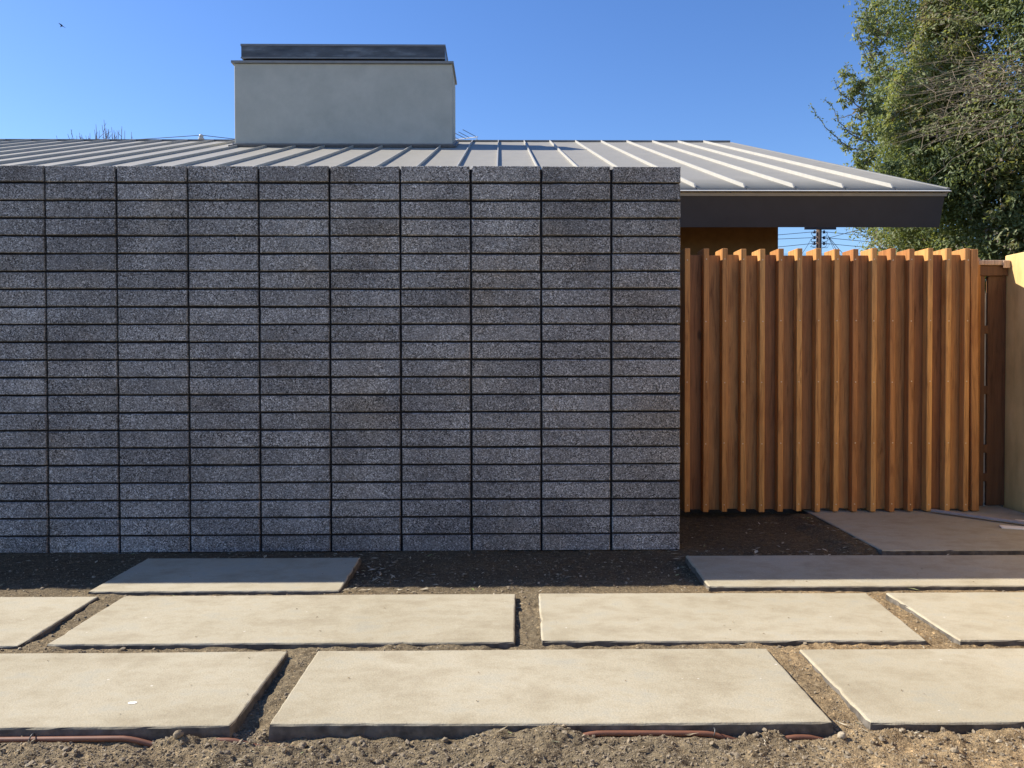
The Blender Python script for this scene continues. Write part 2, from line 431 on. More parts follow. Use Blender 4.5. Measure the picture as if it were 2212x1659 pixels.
M_cross = simple("dark_crossarm", (0.035, 0.032, 0.035), 0.85, 0, 0.3, 14)
M_porc = simple("white_porcelain", (0.62, 0.61, 0.58), 0.3, 0, 0.1, 14)
M_porc_dark = simple("dark_porcelain", (0.018, 0.016, 0.03), 0.35, 0, 0.1, 14)
M_twig = simple("bare_twig", (0.30, 0.24, 0.17), 0.9, 0, 0.35, 5)
M_twig_dark = simple("far_twig", (0.16, 0.14, 0.15), 0.9, 0, 0.3, 3)
M_bird = simple("dark_feathers", (0.02, 0.02, 0.022), 0.8)

def leaf_mat(name, stops, trans=0.48, rough=0.5):
    q = NM(name)
    a = q.n('Attribute', attribute_name="tint")
    c = q.ramp(a.outputs['Fac'], stops)
    nz = q.noise(q.pos(), 9.0, 2)
    c = q.mix(1.0, c, q.ramp(nz.outputs['Fac'], [(0.3, (0.8, 0.8, 0.8)), (0.7, (1.15, 1.15, 1.15))]), 'MULTIPLY')
    q.done(c, rough, 0, None, 0.4)
    tr = q.n('BsdfTranslucent', {'Color': q.mix(1.0, c, (1.35, 1.25, 0.6), 'MULTIPLY')})
    mx = q.n('MixShader', {0: trans}); q.t.links.new(q.b.outputs[0], mx.inputs[1]); q.t.links.new(tr.outputs[0], mx.inputs[2])
    q.t.links.new(mx.outputs[0], q.out.inputs['Surface'])
    return q.mat
M_leaf = leaf_mat("evergreen_leaves", [(0.0, (0.058, 0.091, 0.046)), (0.35, (0.136, 0.184, 0.084)), (0.70, (0.222, 0.266, 0.117)), (0.9, (0.279, 0.293, 0.141)), (1.0, (0.234, 0.191, 0.159))])
M_leaf_light = leaf_mat("light_leaves", [(0.0, (0.080, 0.100, 0.030)), (0.6, (0.140, 0.155, 0.045)), (1.0, (0.185, 0.185, 0.065))], 0.4)
M_litter = leaf_mat("dry_leaf_litter", [(0.0, (0.18, 0.135, 0.085)), (0.50, (0.36, 0.30, 0.20)), (0.93, (0.56, 0.51, 0.38)), (1.0, (0.22, 0.28, 0.08))], 0.1, 0.8)

# ------------------------------------------------------------------ ground
SLABS = {   # corner order: front-left, front-right, back-right, back-left
 1: [(-2.53, 2.332), (-0.797, 2.337), (-0.788, 2.939), (-2.52, 2.940)],
 2: [(-0.686, 2.341), (0.983, 2.327), (0.988, 2.937), (-0.683, 2.943)],
 3: [(1.091, 2.321), (2.78, 2.318), (2.78, 2.920), (1.102, 2.923)],
 4: [(-3.45, 3.006), (-1.820, 3.012), (-1.836, 3.645), (-3.45, 3.645)],
 5: [(-1.724, 3.025), (0.052, 3.019), (0.066, 3.648), (-1.720, 3.650)],
 6: [(0.157, 3.027), (1.626, 3.003), (1.683, 3.632), (0.171, 3.654)],
 7: [(1.756, 3.004), (3.35, 3.000), (3.35, 3.628), (1.769, 3.630)],
 8: [(-1.925, 3.718), (-0.757, 3.716), (-0.765, 4.340), (-1.927, 4.345)],
 9: [(0.985, 3.745), (3.50, 3.722), (3.50, 4.318), (1.010, 4.345)],
 10: [(2.149, 4.447), (3.66, 4.432), (3.66, 5.95), (2.174, 5.96)],
}
TOP = 0.038

def fine_axis(segs):
    out = []
    for a, b, st in segs:
        n = max(1, int(round((b - a) / st)))
        out += list(np.linspace(a, b, n, endpoint=False))
    return np.array(out + [segs[-1][1]])

gx = fine_axis([(-3000, -400, 650), (-400, -60, 85), (-60, -12, 8), (-12, -5, 1.0), (-5, -3.2, 0.1), (-3.2, -1.75, 0.02), (-1.75, 1.9, 0.0065), (1.9, 3.7, 0.02), (3.7, 6, 0.2), (6, 14, 1), (14, 60, 8), (60, 400, 85), (400, 3000, 650)])
gy = fine_axis([(-3000, -400, 650), (-400, -60, 85), (-60, -8, 8), (-8, 0, 0.8), (0, 1.6, 0.1), (1.6, 2.0, 0.02), (2.0, 2.42, 0.0055), (2.42, 3.75, 0.011), (3.75, 4.62, 0.014), (4.62, 5.7, 0.02), (5.7, 7.5, 0.2), (7.5, 20, 1.2), (20, 60, 8), (60, 400, 85), (400, 3000, 650)])

TUBE_Y = 2.318
TUBE_VIS = [(-3.2, -1.065), (-0.825, -0.795), (0.245, 0.635), (0.868, 0.892), (1.55, 1.75)]   # x ranges where the tube lies bare

def dirt_height(x, y):
    x = np.asarray(x, float); y = np.asarray(y, float)
    near = np.clip((2.36 - y) / 0.05, 0, 1)
    rough = np.clip((3.80 - y) / 0.25, 0.55, 1.0) * (1 + 0.55 * near)
    z = (0.016 * vnoise(x, y, 0.55, 1) * (1 + 0.8 * near) + 0.014 * vnoise(x, y, 0.17, 2) + 0.011 * vnoise(x, y, 0.06, 3)
         + 0.0075 * vnoise(x, y, 0.026, 4) + 0.005 * vnoise(x, y, 0.012, 5)) * rough
    base = np.interp(y, [1.0, 2.1, 2.30, 2.345, 2.60, 3.0, 3.70, 3.95, 4.3, 4.6], [0.0, 0.010, 0.008, 0.006, 0.014, 0.022, 0.020, 0.010, 0.004, 0.001])
    z = z + base
    # soil heaped against the front slabs here and there, hollows elsewhere
    def bump(cx, cy, rx, ry, h):
        return h * np.exp(-((x - cx) / rx) ** 2 - ((y - cy) / ry) ** 2)
    z = z + bump(-0.90, 2.30, 0.10, 0.035, 0.020) + bump(0.16, 2.285, 0.07, 0.05, 0.020) + bump(0.80, 2.318, 0.045, 0.02, 0.022)
    z = z + bump(0.05, 2.21, 0.14, 0.05, 0.012) + bump(-0.62, 2.26, 0.10, 0.03, 0.012) + bump(1.20, 2.28, 0.3, 0.04, 0.012)
    z = z + bump(-0.955, 2.312, 0.055, 0.022, 0.014) + bump(0.76, 2.312, 0.05, 0.022, 0.012)
    z = z + 0.030 * np.clip((x - 1.93) / 0.12, 0, 1) * np.clip((2.3 - x) / 0.05, 0, 1) * np.clip((y - 4.42) / 0.12, 0, 1) * np.clip((5.6 - y) / 0.05, 0, 1)
    z = z - bump(-0.93, 2.205, 0.05, 0.018, 0.030) - bump(0.93, 2.320, 0.06, 0.02, 0.010) - bump(-0.745, 2.42, 0.03, 0.10, 0.012)
    z = z - bump(0.30, 2.262, 0.045, 0.013, 0.012) - bump(-0.33, 2.21, 0.02, 0.012, 0.02)
    # trench where the tube is bare, cover where it is buried
    d = np.exp(-((y - TUBE_Y) / 0.014) ** 2)
    vis = np.zeros_like(x)
    for a, b in TUBE_VIS:
        vis = np.maximum(vis, np.clip((x - a) / 0.03 + 0.5, 0, 1) * np.clip((b - x) / 0.03 + 0.5, 0, 1))
    fr = np.exp(-((y - 2.293) / 0.022) ** 2)
    z = np.where(d > 0.02, z + d * (vis * (0.003 - z)), z)
    z = z - vis * fr * np.maximum(0, z - 0.010) * 0.9
    z = np.where(y < 6, z, 0)
    fade = np.clip((6.0 - np.abs(x)) / 2, 0, 1)
    z = z * fade
    # earth below the cast slabs stays under their tops
    for key, pl in SLABS.items():
        (xa, ya), (xb, yb), (xc, yc), (xd, yd) = pl
        t = np.clip((y - ya) / (yd - ya), 0, 1)
        L = xa + (xd - xa) * t; Rr = xb + (xc - xb) * t
        s = np.clip((x - L) / np.maximum(Rr - L, 1e-6), 0, 1)
        lo = ya + (yb - ya) * s; hi = yd + (yc - yd) * s
        ins = np.minimum(np.minimum(x - L, Rr - x), np.minimum(y - lo, hi - y))
        z = np.where(ins > 0.012, np.minimum(z, 0.0), z)
        z = np.where((ins > -0.05) & (ins <= 0.012), np.minimum(z, 0.035), z)
    return z

XX, YY = np.meshgrid(gx, gy, indexing='ij')
ZZ = dirt_height(XX, YY)
jit = 0.0022 * ((np.abs(XX) < 3) & (YY > 1.9) & (YY < 5))
V = np.stack([XX + jit * (rng.random(XX.shape) - .5) * 2, YY + jit * (rng.random(XX.shape) - .5) * 2, ZZ], -1).reshape(-1, 3)
nx, ny = XX.shape
I = np.arange(nx * ny).reshape(nx, ny)
F = np.stack([I[:-1, :-1], I[1:, :-1], I[1:, 1:], I[:-1, 1:]], -1).reshape(-1, 4)
ground = big_mesh("ground", V, F, M_dirt, smooth=True)
tag(ground, "bare brown soil around the slabs", kind="structure")

# ------------------------------------------------------------------ house with standing seam roof
EY, EZ = 6.4854, 2.5114            # eave line
RY = EY + 6.29; RZ = EZ + 6.29 / 3  # ridge line (4 in 12)
XR, XL = 3.6645, -12.6
sl = Vector((0, 3, 1)).normalized(); nl = Vector((0, -1, 3)).normalized()
def on_roof(x, t, h=0.0):
    """point on the front slope: t along the slope from the eave, h above it"""
    return Vector((x, EY, EZ)) + sl * t + nl * h
LEN = math.hypot(6.29, 6.29 / 3)

house = tag(empty("house", (-4.5, 12.8, 0)), "low modern house with a pale standing seam metal roof behind the block wall", "house")
w = MB(); w.box(-11.6, 2.512, 7.2, 18.35, 0.0, 2.425)
w.build("wall", M_ochre, house)
gw = MB()   # gable end above the wall plate, set in from the roof edge
gw.add([(2.40, 7.3, 2.30), (2.40, 18.3, 2.30), (2.40, RY, RZ - 0.36), (2.50, 7.3, 2.30), (2.50, 18.3, 2.30), (2.50, RY, RZ - 0.36)],
       [(0, 1, 2), (5, 4, 3), (0, 3, 4, 1), (1, 4, 5, 2), (2, 5, 3, 0)])
gw.build("gable_wall", M_ochre, house)

def yz(t, h): q = Vector((0, EY, EZ)) + sl * t + nl * h; return (q.y, q.z)
def mir(pr): return [(2 * RY - y, z) for y, z in pr][::-1]
rf = MB()
fr = [yz(0.03, -0.012), yz(LEN - 0.004, -0.012), yz(LEN + 0.095, -0.30), yz(0.06, -0.30)]
top = (RY, RZ - 0.013); bot = (RY, RZ - 0.325)
e0 = yz(0.03, -0.012); e1 = yz(0.045, -0.30)
rf.prism_x([e0, top, (2 * RY - e0[0], e0[1]), (2 * RY - e1[0], e1[1]), bot, e1][::-1], XL, XR - 0.03)
roof = rf.build("roof", M_fascia, house)

def rpart(name, mb, mat, smooth=False):
    return mb.build(name, mat, roof, smooth)

# pans between the seams, each its own metal sheet
seams = [3.2175 - k * 0.4064 for k in range(0, 40)]
xs = [XR] + seams
pan_meshes = {}
for i in range(len(xs) - 1):
    a, b = xs[i + 1], xs[i]
    wd = b - a
    key = round(wd, 4)
    if key not in pan_meshes:
        mb = MB(); g = 0.003
        nseg = 8
        # slight oil-canning across the pan
        vv = []; ff = []
        for j in range(nseg + 1):
            t = -0.012 + (LEN + 0.008) * j / nseg
            for k in range(5):
                u = k / 4.0
                h = -0.0025 * math.sin(math.pi * u) * (0.4 + 0.6 * random.random())
                q = sl * t + nl * h
                vv.append((g + (wd - 2 * g) * u, q.y, q.z))
        for j in range(nseg):
            for k in range(4):
                n0 = j * 5 + k
                ff.append((n0, n0 + 1, n0 + 6, n0 + 5))
        kk = len(vv)
        for j in (0,):
            for k in range(5):
                q = sl * -0.012 + nl * -0.010
                vv.append((g + (wd - 2 * g) * k / 4.0, q.y, q.z))
        ff += [(kk + k, kk + k + 1, k + 1, k) for k in range(4)]
        pan_meshes[key] = mesh_data("roof_panel", vv, ff, M_roof, True)
    o = bpy.data.objects.new("roof_panel", pan_meshes[key])
    link(o, roof); o.location = Vector((a, EY, EZ)) - parent_world(roof)
def seam_mesh():
    hw, hh = 0.0060, 0.030
    vv = []; ff = []
    ts = [0.035, 0.075, LEN - 0.131]
    hs_ = [0.004, hh, hh]
    for t, h in zip(ts, hs_):
        for dx, z in ((-hw, -0.006), (-hw, h), (hw, h), (hw, -0.006)):
            q = sl * t + nl * z
            vv.append((dx, q.y, q.z))
    for j in range(2):
        n0 = j * 4
        for k in range(3):
            ff.append((n0 + k, n0 + k + 4, n0 + k + 5, n0 + k + 1))
    ff.append((0, 1, 2, 3)); ff.append((11, 10, 9, 8))
    return mesh_data("roof_seam", vv, ff, M_seam)
sm = seam_mesh()
for x in seams:
    o = bpy.data.objects.new("roof_seam", sm)
    link(o, roof); o.location = Vector((x, EY, EZ)) - parent_world(roof)
# back slope, one sheet
bs = MB(); pr = [yz(-0.012, 0.0), yz(LEN, 0.0), yz(LEN, -0.008), yz(-0.012, -0.008)]
bs.prism_x(mir(pr), XL, XR)
rpart("back_roof_sheet", bs, M_roof)
# ridge cap
rc = MB()
pf = [yz(LEN - 0.13, 0.004), yz(LEN - 0.13, 0.030), (RY, RZ + 0.024), (2 * RY - yz(LEN - 0.13, 0.030)[0], yz(LEN - 0.13, 0.030)[1]), (2 * RY - yz(LEN - 0.13, 0.004)[0], yz(LEN - 0.13, 0.004)[1]), (RY, RZ + 0.008)]
rc.prism_x(pf[::-1], XL, XR - 0.02)
rpart("ridge_cap", rc, M_ridge)
# eave drip edge and its grey strip, then the dark fascia board
d1 = MB(); d1.prism_x([(EY - 0.004, EZ - 0.0125), (EY - 0.036, EZ - 0.030), (EY + 0.035, EZ - 0.030), (EY + 0.035, EZ - 0.006)], XL, XR + 0.004)
rpart("drip_edge", d1, M_hem)
d2 = MB(); d2.prism_x([yz(-0.006, -0.036), yz(-0.006, -0.062), yz(0.040, -0.062), yz(0.040, -0.036)], XL, XR - 0.010)
rpart("eave_trim", d2, M_trim)
fb = MB(); fb.prism_x([yz(0.004, -0.063), yz(0.004, -0.318), yz(0.044, -0.318), yz(0.044, -0.063)], XL, XR - 0.022)
rpart("fascia", fb, M_fascia)
# rake edge
rk = MB()
for side in (0, 1):
    pr = [yz(-0.018, 0.004), yz(LEN - 0.14, 0.004), yz(LEN - 0.14, -0.05), yz(0.046, -0.05)]
    rk.prism_x((mir(pr) if side else pr)[::-1], XR - 0.028, XR + 0.003)
rpart("rake_trim", rk, M_trim)

# chimney
CX0, CX1, CY0, CY1, CZ = -3.745, -0.682, 11.34, 12.16, 5.329
c = MB(); c.box(CX0, CX1, CY0, CY1, 3.95, CZ - 0.03, 0.006)
chim = c.build("chimney", M_stucco, house)
cp = MB(); cp.box(CX0 - 0.036, CX1 + 0.024, CY0 - 0.03, CY1 + 0.03, CZ - 0.028, CZ + 0.004)
cp.build("chimney_cap", M_cap, chim)
fl = MB()   # flashing skirt lying on the slope
tA = (CY0 - 0.06 - EY) / sl.y; tB = (CY1 + 0.05 - EY) / sl.y
pr = [yz(tA, 0.006), yz(tB, 0.006), yz(tB, 0.030), yz(tA, 0.030)]
fl.prism_x(pr[::-1], CX0 - 0.07, CX1 + 0.05)
fl.build("flashing", M_flash, chim)
fl2 = MB(); pr = [yz(tA + 0.03, 0.031), yz(tB - 0.02, 0.031), yz(tB - 0.02, 0.050), yz(tA + 0.03, 0.050)]
fl2.prism_x(pr[::-1], CX0 - 0.018, CX1 + 0.016)
fl2.build("flashing_lip", M_ridge, chim)
SX0, SX1, SY0, SY1, SZ0, SZ1 = -3.687, -0.79, 11.47, 12.05, 5.421, 5.596
sh = MB()
sh.box(SX0, SX1, SY0, SY0 + 0.02, SZ0, SZ1); sh.box(SX0, SX1, SY1 - 0.02, SY1, SZ0, SZ1)
sh.box(SX0, SX0 + 0.02, SY0 + 0.021, SY1 - 0.021, SZ0, SZ1); sh.box(SX1 - 0.02, SX1, SY0 + 0.021, SY1 - 0.021, SZ0, SZ1)
sh.build("chimney_shroud", M_zinc, chim)
sp_ = MB(); sp_.box(SX0 - 0.008, SX1 + 0.008, SY0 - 0.008, SY1 + 0.008, SZ1 + 0.001, SZ1 + 0.028)
sp_.build("shroud_lid", M_ridge, chim)
sl_ = MB(); sl_.box(SX0 - 0.006, SX1 + 0.006, SY0 - 0.006, SY0 - 0.001, SZ0 - 0.002, SZ0 + 0.018)
sl_.build("shroud_rim", M_cap, chim)
lg = MB(); lg.box(SX0 + 0.05, SX1 - 0.05, SY0 + 0.05, SY1 - 0.05, CZ + 0.004, SZ0 + 0.05)  # black box painting in the shade of the gap under the shroud
lg.build("shroud_gap_fill", M_wire, chim)

# ------------------------------------------------------------------ block wall
XE, WY = 1.0405, 4.6124
UX, UZ, JT = 0.4064, 0.1016, 0.0112
JV = 0.0132
WT = 0.20
wall = tag(empty("block_wall", (XE - 3, WY + WT / 2, 0)), "grey stack-bond wall of long aggregate blocks with dark recessed joints", "wall")
def brick_mesh(seed, half=False):
    r = random.Random(seed)
    w_, h_ = UX - JV, UZ - JT
    per = []
    nx_, nz_ = 9, 3
    for i in range(nx_): per.append((w_ * i / nx_, 0))
    for i in range(nz_): per.append((w_, h_ * i / nz_))
    for i in range(nx_): per.append((w_ * (1 - i / nx_), h_))
    for i in range(nz_): per.append((0, h_ * (1 - i / nz_)))
    n = len(per)
    vv = []
    cx, cz = w_ / 2, h_ / 2
    rnd = 0.0025
    for (x, z) in per:     # front face, inset and chipped
        ins = 0.0022 + 0.0022 * r.random() + (0.004 * r.random() if r.random() < 0.12 else 0)
        vv.append((x + math.copysign(ins, cx - x) if x in (0, w_) else x, 0.0, z + math.copysign(ins, cz - z) if z in (0, h_) else z))
    for (x, z) in per:     # arris just behind
        e = 0.0016 * (r.random() - 0.5)
        vv.append((x + e, 0.004 + 0.002 * r.random(), z + e))
    k = len(vv)
    vv += [(0, WT, 0), (w_, WT, 0), (w_, WT, h_), (0, WT, h_)]
    ff = [tuple(range(n))]
    ff += [(i, i + n, (i + 1) % n + n, (i + 1) % n) for i in range(n)]
    # sides
    c0, c1, c2, c3 = n, n + nx_, n + nx_ + nz_, n + 2 * nx_ + nz_
    ff.append(tuple([*range(c1, c0 - 1, -1), k, k + 1]))
    ff.append(tuple([*range(c2, c1 - 1, -1), k + 1, k + 2]))
    ff.append(tuple([*range(c3, c2 - 1, -1), k + 2, k + 3]))
    ff.append(tuple([n, *range(2 * n - 1, c3 - 1, -1), k + 3, k]))
    ff.append((k + 3, k + 2, k + 1, k))
    return vv, ff
bm_var = [mesh_data("brick", *brick_mesh(100 + i), M_block) for i in range(12)]
ROWS, COLS = 22, 13
pw = parent_world(wall)
rb = random.Random(3)
for c_ in range(COLS):
    for r_ in range(ROWS):
        o = bpy.data.objects.new("brick", rb.choice(bm_var))
        link(o, wall)
        x = XE - (c_ + 1) * UX + JV; z = r_ * UZ + JT * 0.5
        if r_ == ROWS - 1: z += 0.001
        o.location = Vector((x + rb.uniform(-0.0014, 0.0014), WY + rb.uniform(-0.0022, 0.0022), z + rb.uniform(-0.0012, 0.0012))) - pw
        o.rotation_euler = (rb.uniform(-0.004, 0.004), rb.uniform(-0.0026, 0.0026), rb.uniform(-0.003, 0.003))
far = MB()
for c_ in range(COLS, 26):
    for r_ in range(ROWS):
        vv, ff = brick_mesh(100 + (c_ * 7 + r_) % 12)
        x = XE - (c_ + 1) * UX + JV
        far.add([(a + x, b + WY, d + r_ * UZ + JT * .5) for a, b, d in vv], ff)
o = far.build("far_bricks", M_block, wall); o["kind"] = "stuff"
mo = MB(); mo.box(XE - 26 * UX + 0.02, XE - 0.011, WY + 0.022, WY + WT - 0.022, -0.2, ROWS * UZ - 0.018)
mo.build("mortar", M_mortar, wall)
RL = WY + WT + 0.012      # the wall turns back to the house behind the gate
ret = MB()
for c_ in range(6):
    for r_ in range(ROWS):
        vv, ff = brick_mesh(100 + (c_ * 5 + r_ * 3) % 12)
        y = RL + c_ * UX
        ret.add([(XE - b, y + a, d + r_ * UZ + JT * .5) for a, b, d in vv], ff)
o = ret.build("return_bricks", M_block, wall); o["kind"] = "stuff"
rm = MB(); rm.box(XE - WT + 0.02, XE - 0.022, WY + WT - 0.02, RL + 6 * UX - 0.02, -0.2, ROWS * UZ - 0.018)
rm.build("return_mortar", M_mortar, wall)
ft = MB(); ft.box(XE - 26 * UX, XE - 0.02, WY + 0.012, WY + WT, -0.3, -0.001)
ft.build("footing", M_block, wall)

# ------------------------------------------------------------------ concrete slabs
def slab_geo(poly, seed):
    r = random.Random(seed)
    pts = []
    for i in range(4):
        a = Vector(poly[i] + (0,)); b = Vector(poly[(i + 1) % 4] + (0,))
        L = (b - a).length; n = max(2, int(L / 0.035)); nn = Vector(((b - a).y, -(b - a).x, 0)).normalized()
        ph = r.random() * 6
        for k in range(n):
            t = k / n
            d = 0.0022 * math.sin(ph + t * L * 4.1) + r.uniform(-0.0011, 0.0011)
            if r.random() < 0.045: d -= r.uniform(0.002, 0.006)
            if k == 0: d = -0.003
            pts.append((a + (b - a) * t + nn * d, nn))
    n = len(pts)
    rings = []
    for inset, z in ((0.007, TOP), (0.0028, TOP - 0.0016), (0.0, TOP - 0.0065), (-0.002, TOP - 0.022), (-0.004, TOP - 0.10)):
        rg = []
        for i in range(n):
            pprev, pnext = pts[i - 1][0], pts[(i + 1) % n][0]
            tng = (pnext - pprev).normalized(); nn = Vector((tng.y, -tng.x, 0))
            wob = r.uniform(-0.001, 0.001) if z < TOP - 0.005 else 0
            q = pts[i][0] - nn * (inset + wob)
            rg.append((q.x, q.y, z + (r.uniform(-0.0006, 0.0006) if TOP - 0.01 < z < TOP else 0)))
        rings.append(rg)
    vv = [q for rg in rings for q in rg]
    ff = [tuple(range(n))]
    for a in range(len(rings) - 1):
        for i in range(n):
            ff.append((a * n + (i + 1) % n, a * n + i, (a + 1) * n + i, (a + 1) * n + (i + 1) % n))
    return vv, ff
SLAB_LABEL = {
 1: "front row pale slab running off the left edge, with the white paint spot",
 2: "middle slab of the front row, longest one nearest the viewer",
 3: "front row slab running off the right edge of the photo",
 4: "sunlit slab cut off at the left edge, one row behind the front",
 5: "long sunlit slab left of centre in the second row",
 6: "long sunlit slab right of centre in the second row",
 7: "second row slab cut off at the right edge beside the sandy gap",
 8: "short slab lying mostly in the block wall's shadow, left of centre",
 9: "shaded slab by the wall's right end with a thin sunlit front strip",
 10: "shaded concrete landing directly in front of the wooden gate",
}
slab_obj = {}
for k, pl in SLABS.items():
    cx = sum(a for a, b in pl) / 4; cy = sum(b for a, b in pl) / 4
    vv, ff = slab_geo(pl, 40 + k)
    o = obj("concrete_slab", [(a - cx, b - cy, d) for a, b, d in vv], ff, M_slab, loc=(cx, cy, 0))
    tag(o, SLAB_LABEL[k], "slab", "cast concrete slabs set in the soil")
    slab_obj[k] = o
# white paint spot on the first slab
sv = []; n = 22; rs = random.Random(5)
for k in range(n):
    a = 2 * math.pi * k / n; rr = 1 + rs.uniform(-0.15, 0.15)
    sv.append((-1.158 + 0.014 * rr * math.cos(a), 2.497 + 0.0095 * rr * math.sin(a), TOP + 0.0012))
o = obj("paint_spot", sv, [tuple(range(n))], M_white, slab_obj[1])

# ------------------------------------------------------------------ slatted cedar gate
GY = 5.545; PITCH = 0.1311; BW = 0.0375; BD = 0.184
gate = tag(empty("slatted_gate", (2.3, GY + 0.09, 0.04)), "orange cedar gate of upright fin battens and recessed boards beside the block wall", "gate")
BX = [1.283 + k * PITCH for k in range(16)]
rg_ = random.Random(11)
def gbox(name, x0, x1, y0, y1, z0, z1, mat, b=0.0025, tilt=0.0, par=gate):
    cx, cy, cz = (x0 + x1) / 2, (y0 + y1) / 2, (z0 + z1) / 2
    mb = MB(); mb.box(x0 - cx, x1 - cx, y0 - cy, y1 - cy, z0 - cz, z1 - cz, b)
    o = mb.build(name, mat, par, loc=(cx, cy, cz))
    if tilt: o.rotation_euler = (0, tilt, 0)
    return o
for k, x in enumerate(BX):
    gbox("batten", x, x + BW, GY + rg_.uniform(-.002, .002), GY + BD, 0.046 + rg_.uniform(-.003, .003), 1.889 + rg_.uniform(-.003, .003), M_cedar, 0.003, rg_.uniform(-.0008, .0008))
    x1 = BX[k + 1] if k + 1 < len(BX) else None
    if x1 is not None:
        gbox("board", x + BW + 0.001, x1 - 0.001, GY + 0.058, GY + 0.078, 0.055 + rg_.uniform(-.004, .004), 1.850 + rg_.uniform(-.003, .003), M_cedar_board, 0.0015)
# closing batten at the latch side, leaning so that its foot stands clear, and the angled end board
gbox("batten", 3.305, 3.305 + 0.052, GY + 0.006, GY + 0.05, 0.045, 1.886, M_cedar, 0.003, -0.012)
eb = MB()
a, b = Vector((3.330, GY + 0.060, 0)), Vector((3.522, GY + 0.245, 0)); nn = Vector((b.y - a.y, -(b.x - a.x), 0)).normalized() * 0.02
mid = (a + b) / 2
vv = []
for q, zt in ((a, 1.885), (b, 1.83)):
    for s in (0, 1):
        for z in (0.055, zt):
            w_ = q - nn * s - mid; vv.append((w_.x, w_.y, z - 1.0))
eb.add(vv, [(0, 4, 5, 1), (2, 3, 7, 6), (0, 1, 3, 2), (4, 6, 7, 5), (1, 5, 7, 3), (0, 2, 6, 4)])
eb.build("end_board", M_cedar, gate, loc=(mid.x, mid.y, 1.0))
# rails behind the boards
for z in (0.22, 1.02, 1.62):
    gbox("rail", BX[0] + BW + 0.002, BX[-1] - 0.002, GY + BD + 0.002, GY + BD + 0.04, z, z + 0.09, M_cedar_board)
sc = MB()
for k, x in enumerate(BX):
    for z in (1.812, 1.383, 0.957, 0.528, 0.096):
        cx = x + BW / 2 + rg_.uniform(-.004, .004); zz = z + rg_.uniform(-.004, .004); r_ = 0.0042
        v0 = [(cx + r_ * math.cos(t * math.pi / 4), GY - 0.0035, zz + r_ * math.sin(t * math.pi / 4)) for t in range(8)]
        v1 = [(a_, GY + 0.004, c_) for a_, b_, c_ in v0]
        sc.add(v0 + v1, [tuple(range(8))] + [(t, t + 8, (t + 1) % 8 + 8, (t + 1) % 8) for t in range(8)])
o = sc.build("screw_heads", simple("screw_zinc", (0.62, 0.52, 0.40), 0.4, 0.3), gate); o["kind"] = "stuff"

# ------------------------------------------------------------------ side fence bay and tan wall beyond the gate
bay = tag(empty("fence_bay", (3.57, 5.78, 0.03)), "narrow dark brown fence bay with a pale top cap between gate and tan wall", "fence")
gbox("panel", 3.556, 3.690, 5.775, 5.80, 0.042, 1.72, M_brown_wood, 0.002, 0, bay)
gbox("top_rail", 3.43, 3.690, 5.755, 5.795, 1.722, 1.795, M_brown_wood, 0.002, 0, bay)
gbox("top_cap", 3.42, 3.690, 5.735, 5.84, 1.797, 1.832, M_pinewood, 0.003, 0, bay)
gbox("cap_end", 3.638, 3.690, 5.728, 5.734, 1.775, 1.829, M_pinewood, 0.002, 0, bay)
gbox("metal_strip", 3.530, 3.554, 5.79, 5.80, 0.06, 1.60, M_steel, 0.001, 0, bay)
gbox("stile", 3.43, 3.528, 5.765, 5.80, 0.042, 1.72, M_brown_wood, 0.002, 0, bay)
for z in (1.30, 0.86, 0.43, 0.22):
    gbox("block", 3.526, 3.555, 5.765, 5.788, z, z + 0.06, M_brown_wood, 0.002, 0, bay)

tw = MB(); tw.box(3.694, 3.82, -7.0, 5.80, -0.1, 1.872, 0.006)
tanw = tw.build("tan_wall", M_tan)
tag(tanw, "tan side wall at the right edge, sunlit above a stepped shadow", "wall")

# ------------------------------------------------------------------ loose boards on the landing
def plank(name, a, b, w_, h_, z, mat, label, cat):
    a = Vector(a); b = Vector(b); d = (b - a); L = d.length
    mb = MB(); mb.box(-L / 2, L / 2, -w_ / 2, w_ / 2, 0, h_, 0.002)
    o = mb.build(name, mat, None, loc=((a.x + b.x) / 2, (a.y + b.y) / 2, z))
    o.rotation_euler = (0, 0, math.atan2(d.y, d.x))
    return tag(o, label, cat)
plank("grey_strip", (3.02, 5.53), (3.56, 4.87), 0.040, 0.016, TOP + 0.009, M_strip, "long thin grey strip lying slantwise on the landing", "board")
plank("white_board", (3.19, 5.03), (3.62, 4.86), 0.075, 0.009, TOP + 0.0005, M_white, "short white board lying under the grey strip", "board")
plank("white_offcut", (3.40, 5.20), (3.62, 5.12), 0.05, 0.012, TOP + 0.0005, M_white, "small pale offcut behind the grey strip by the tan wall", "board")

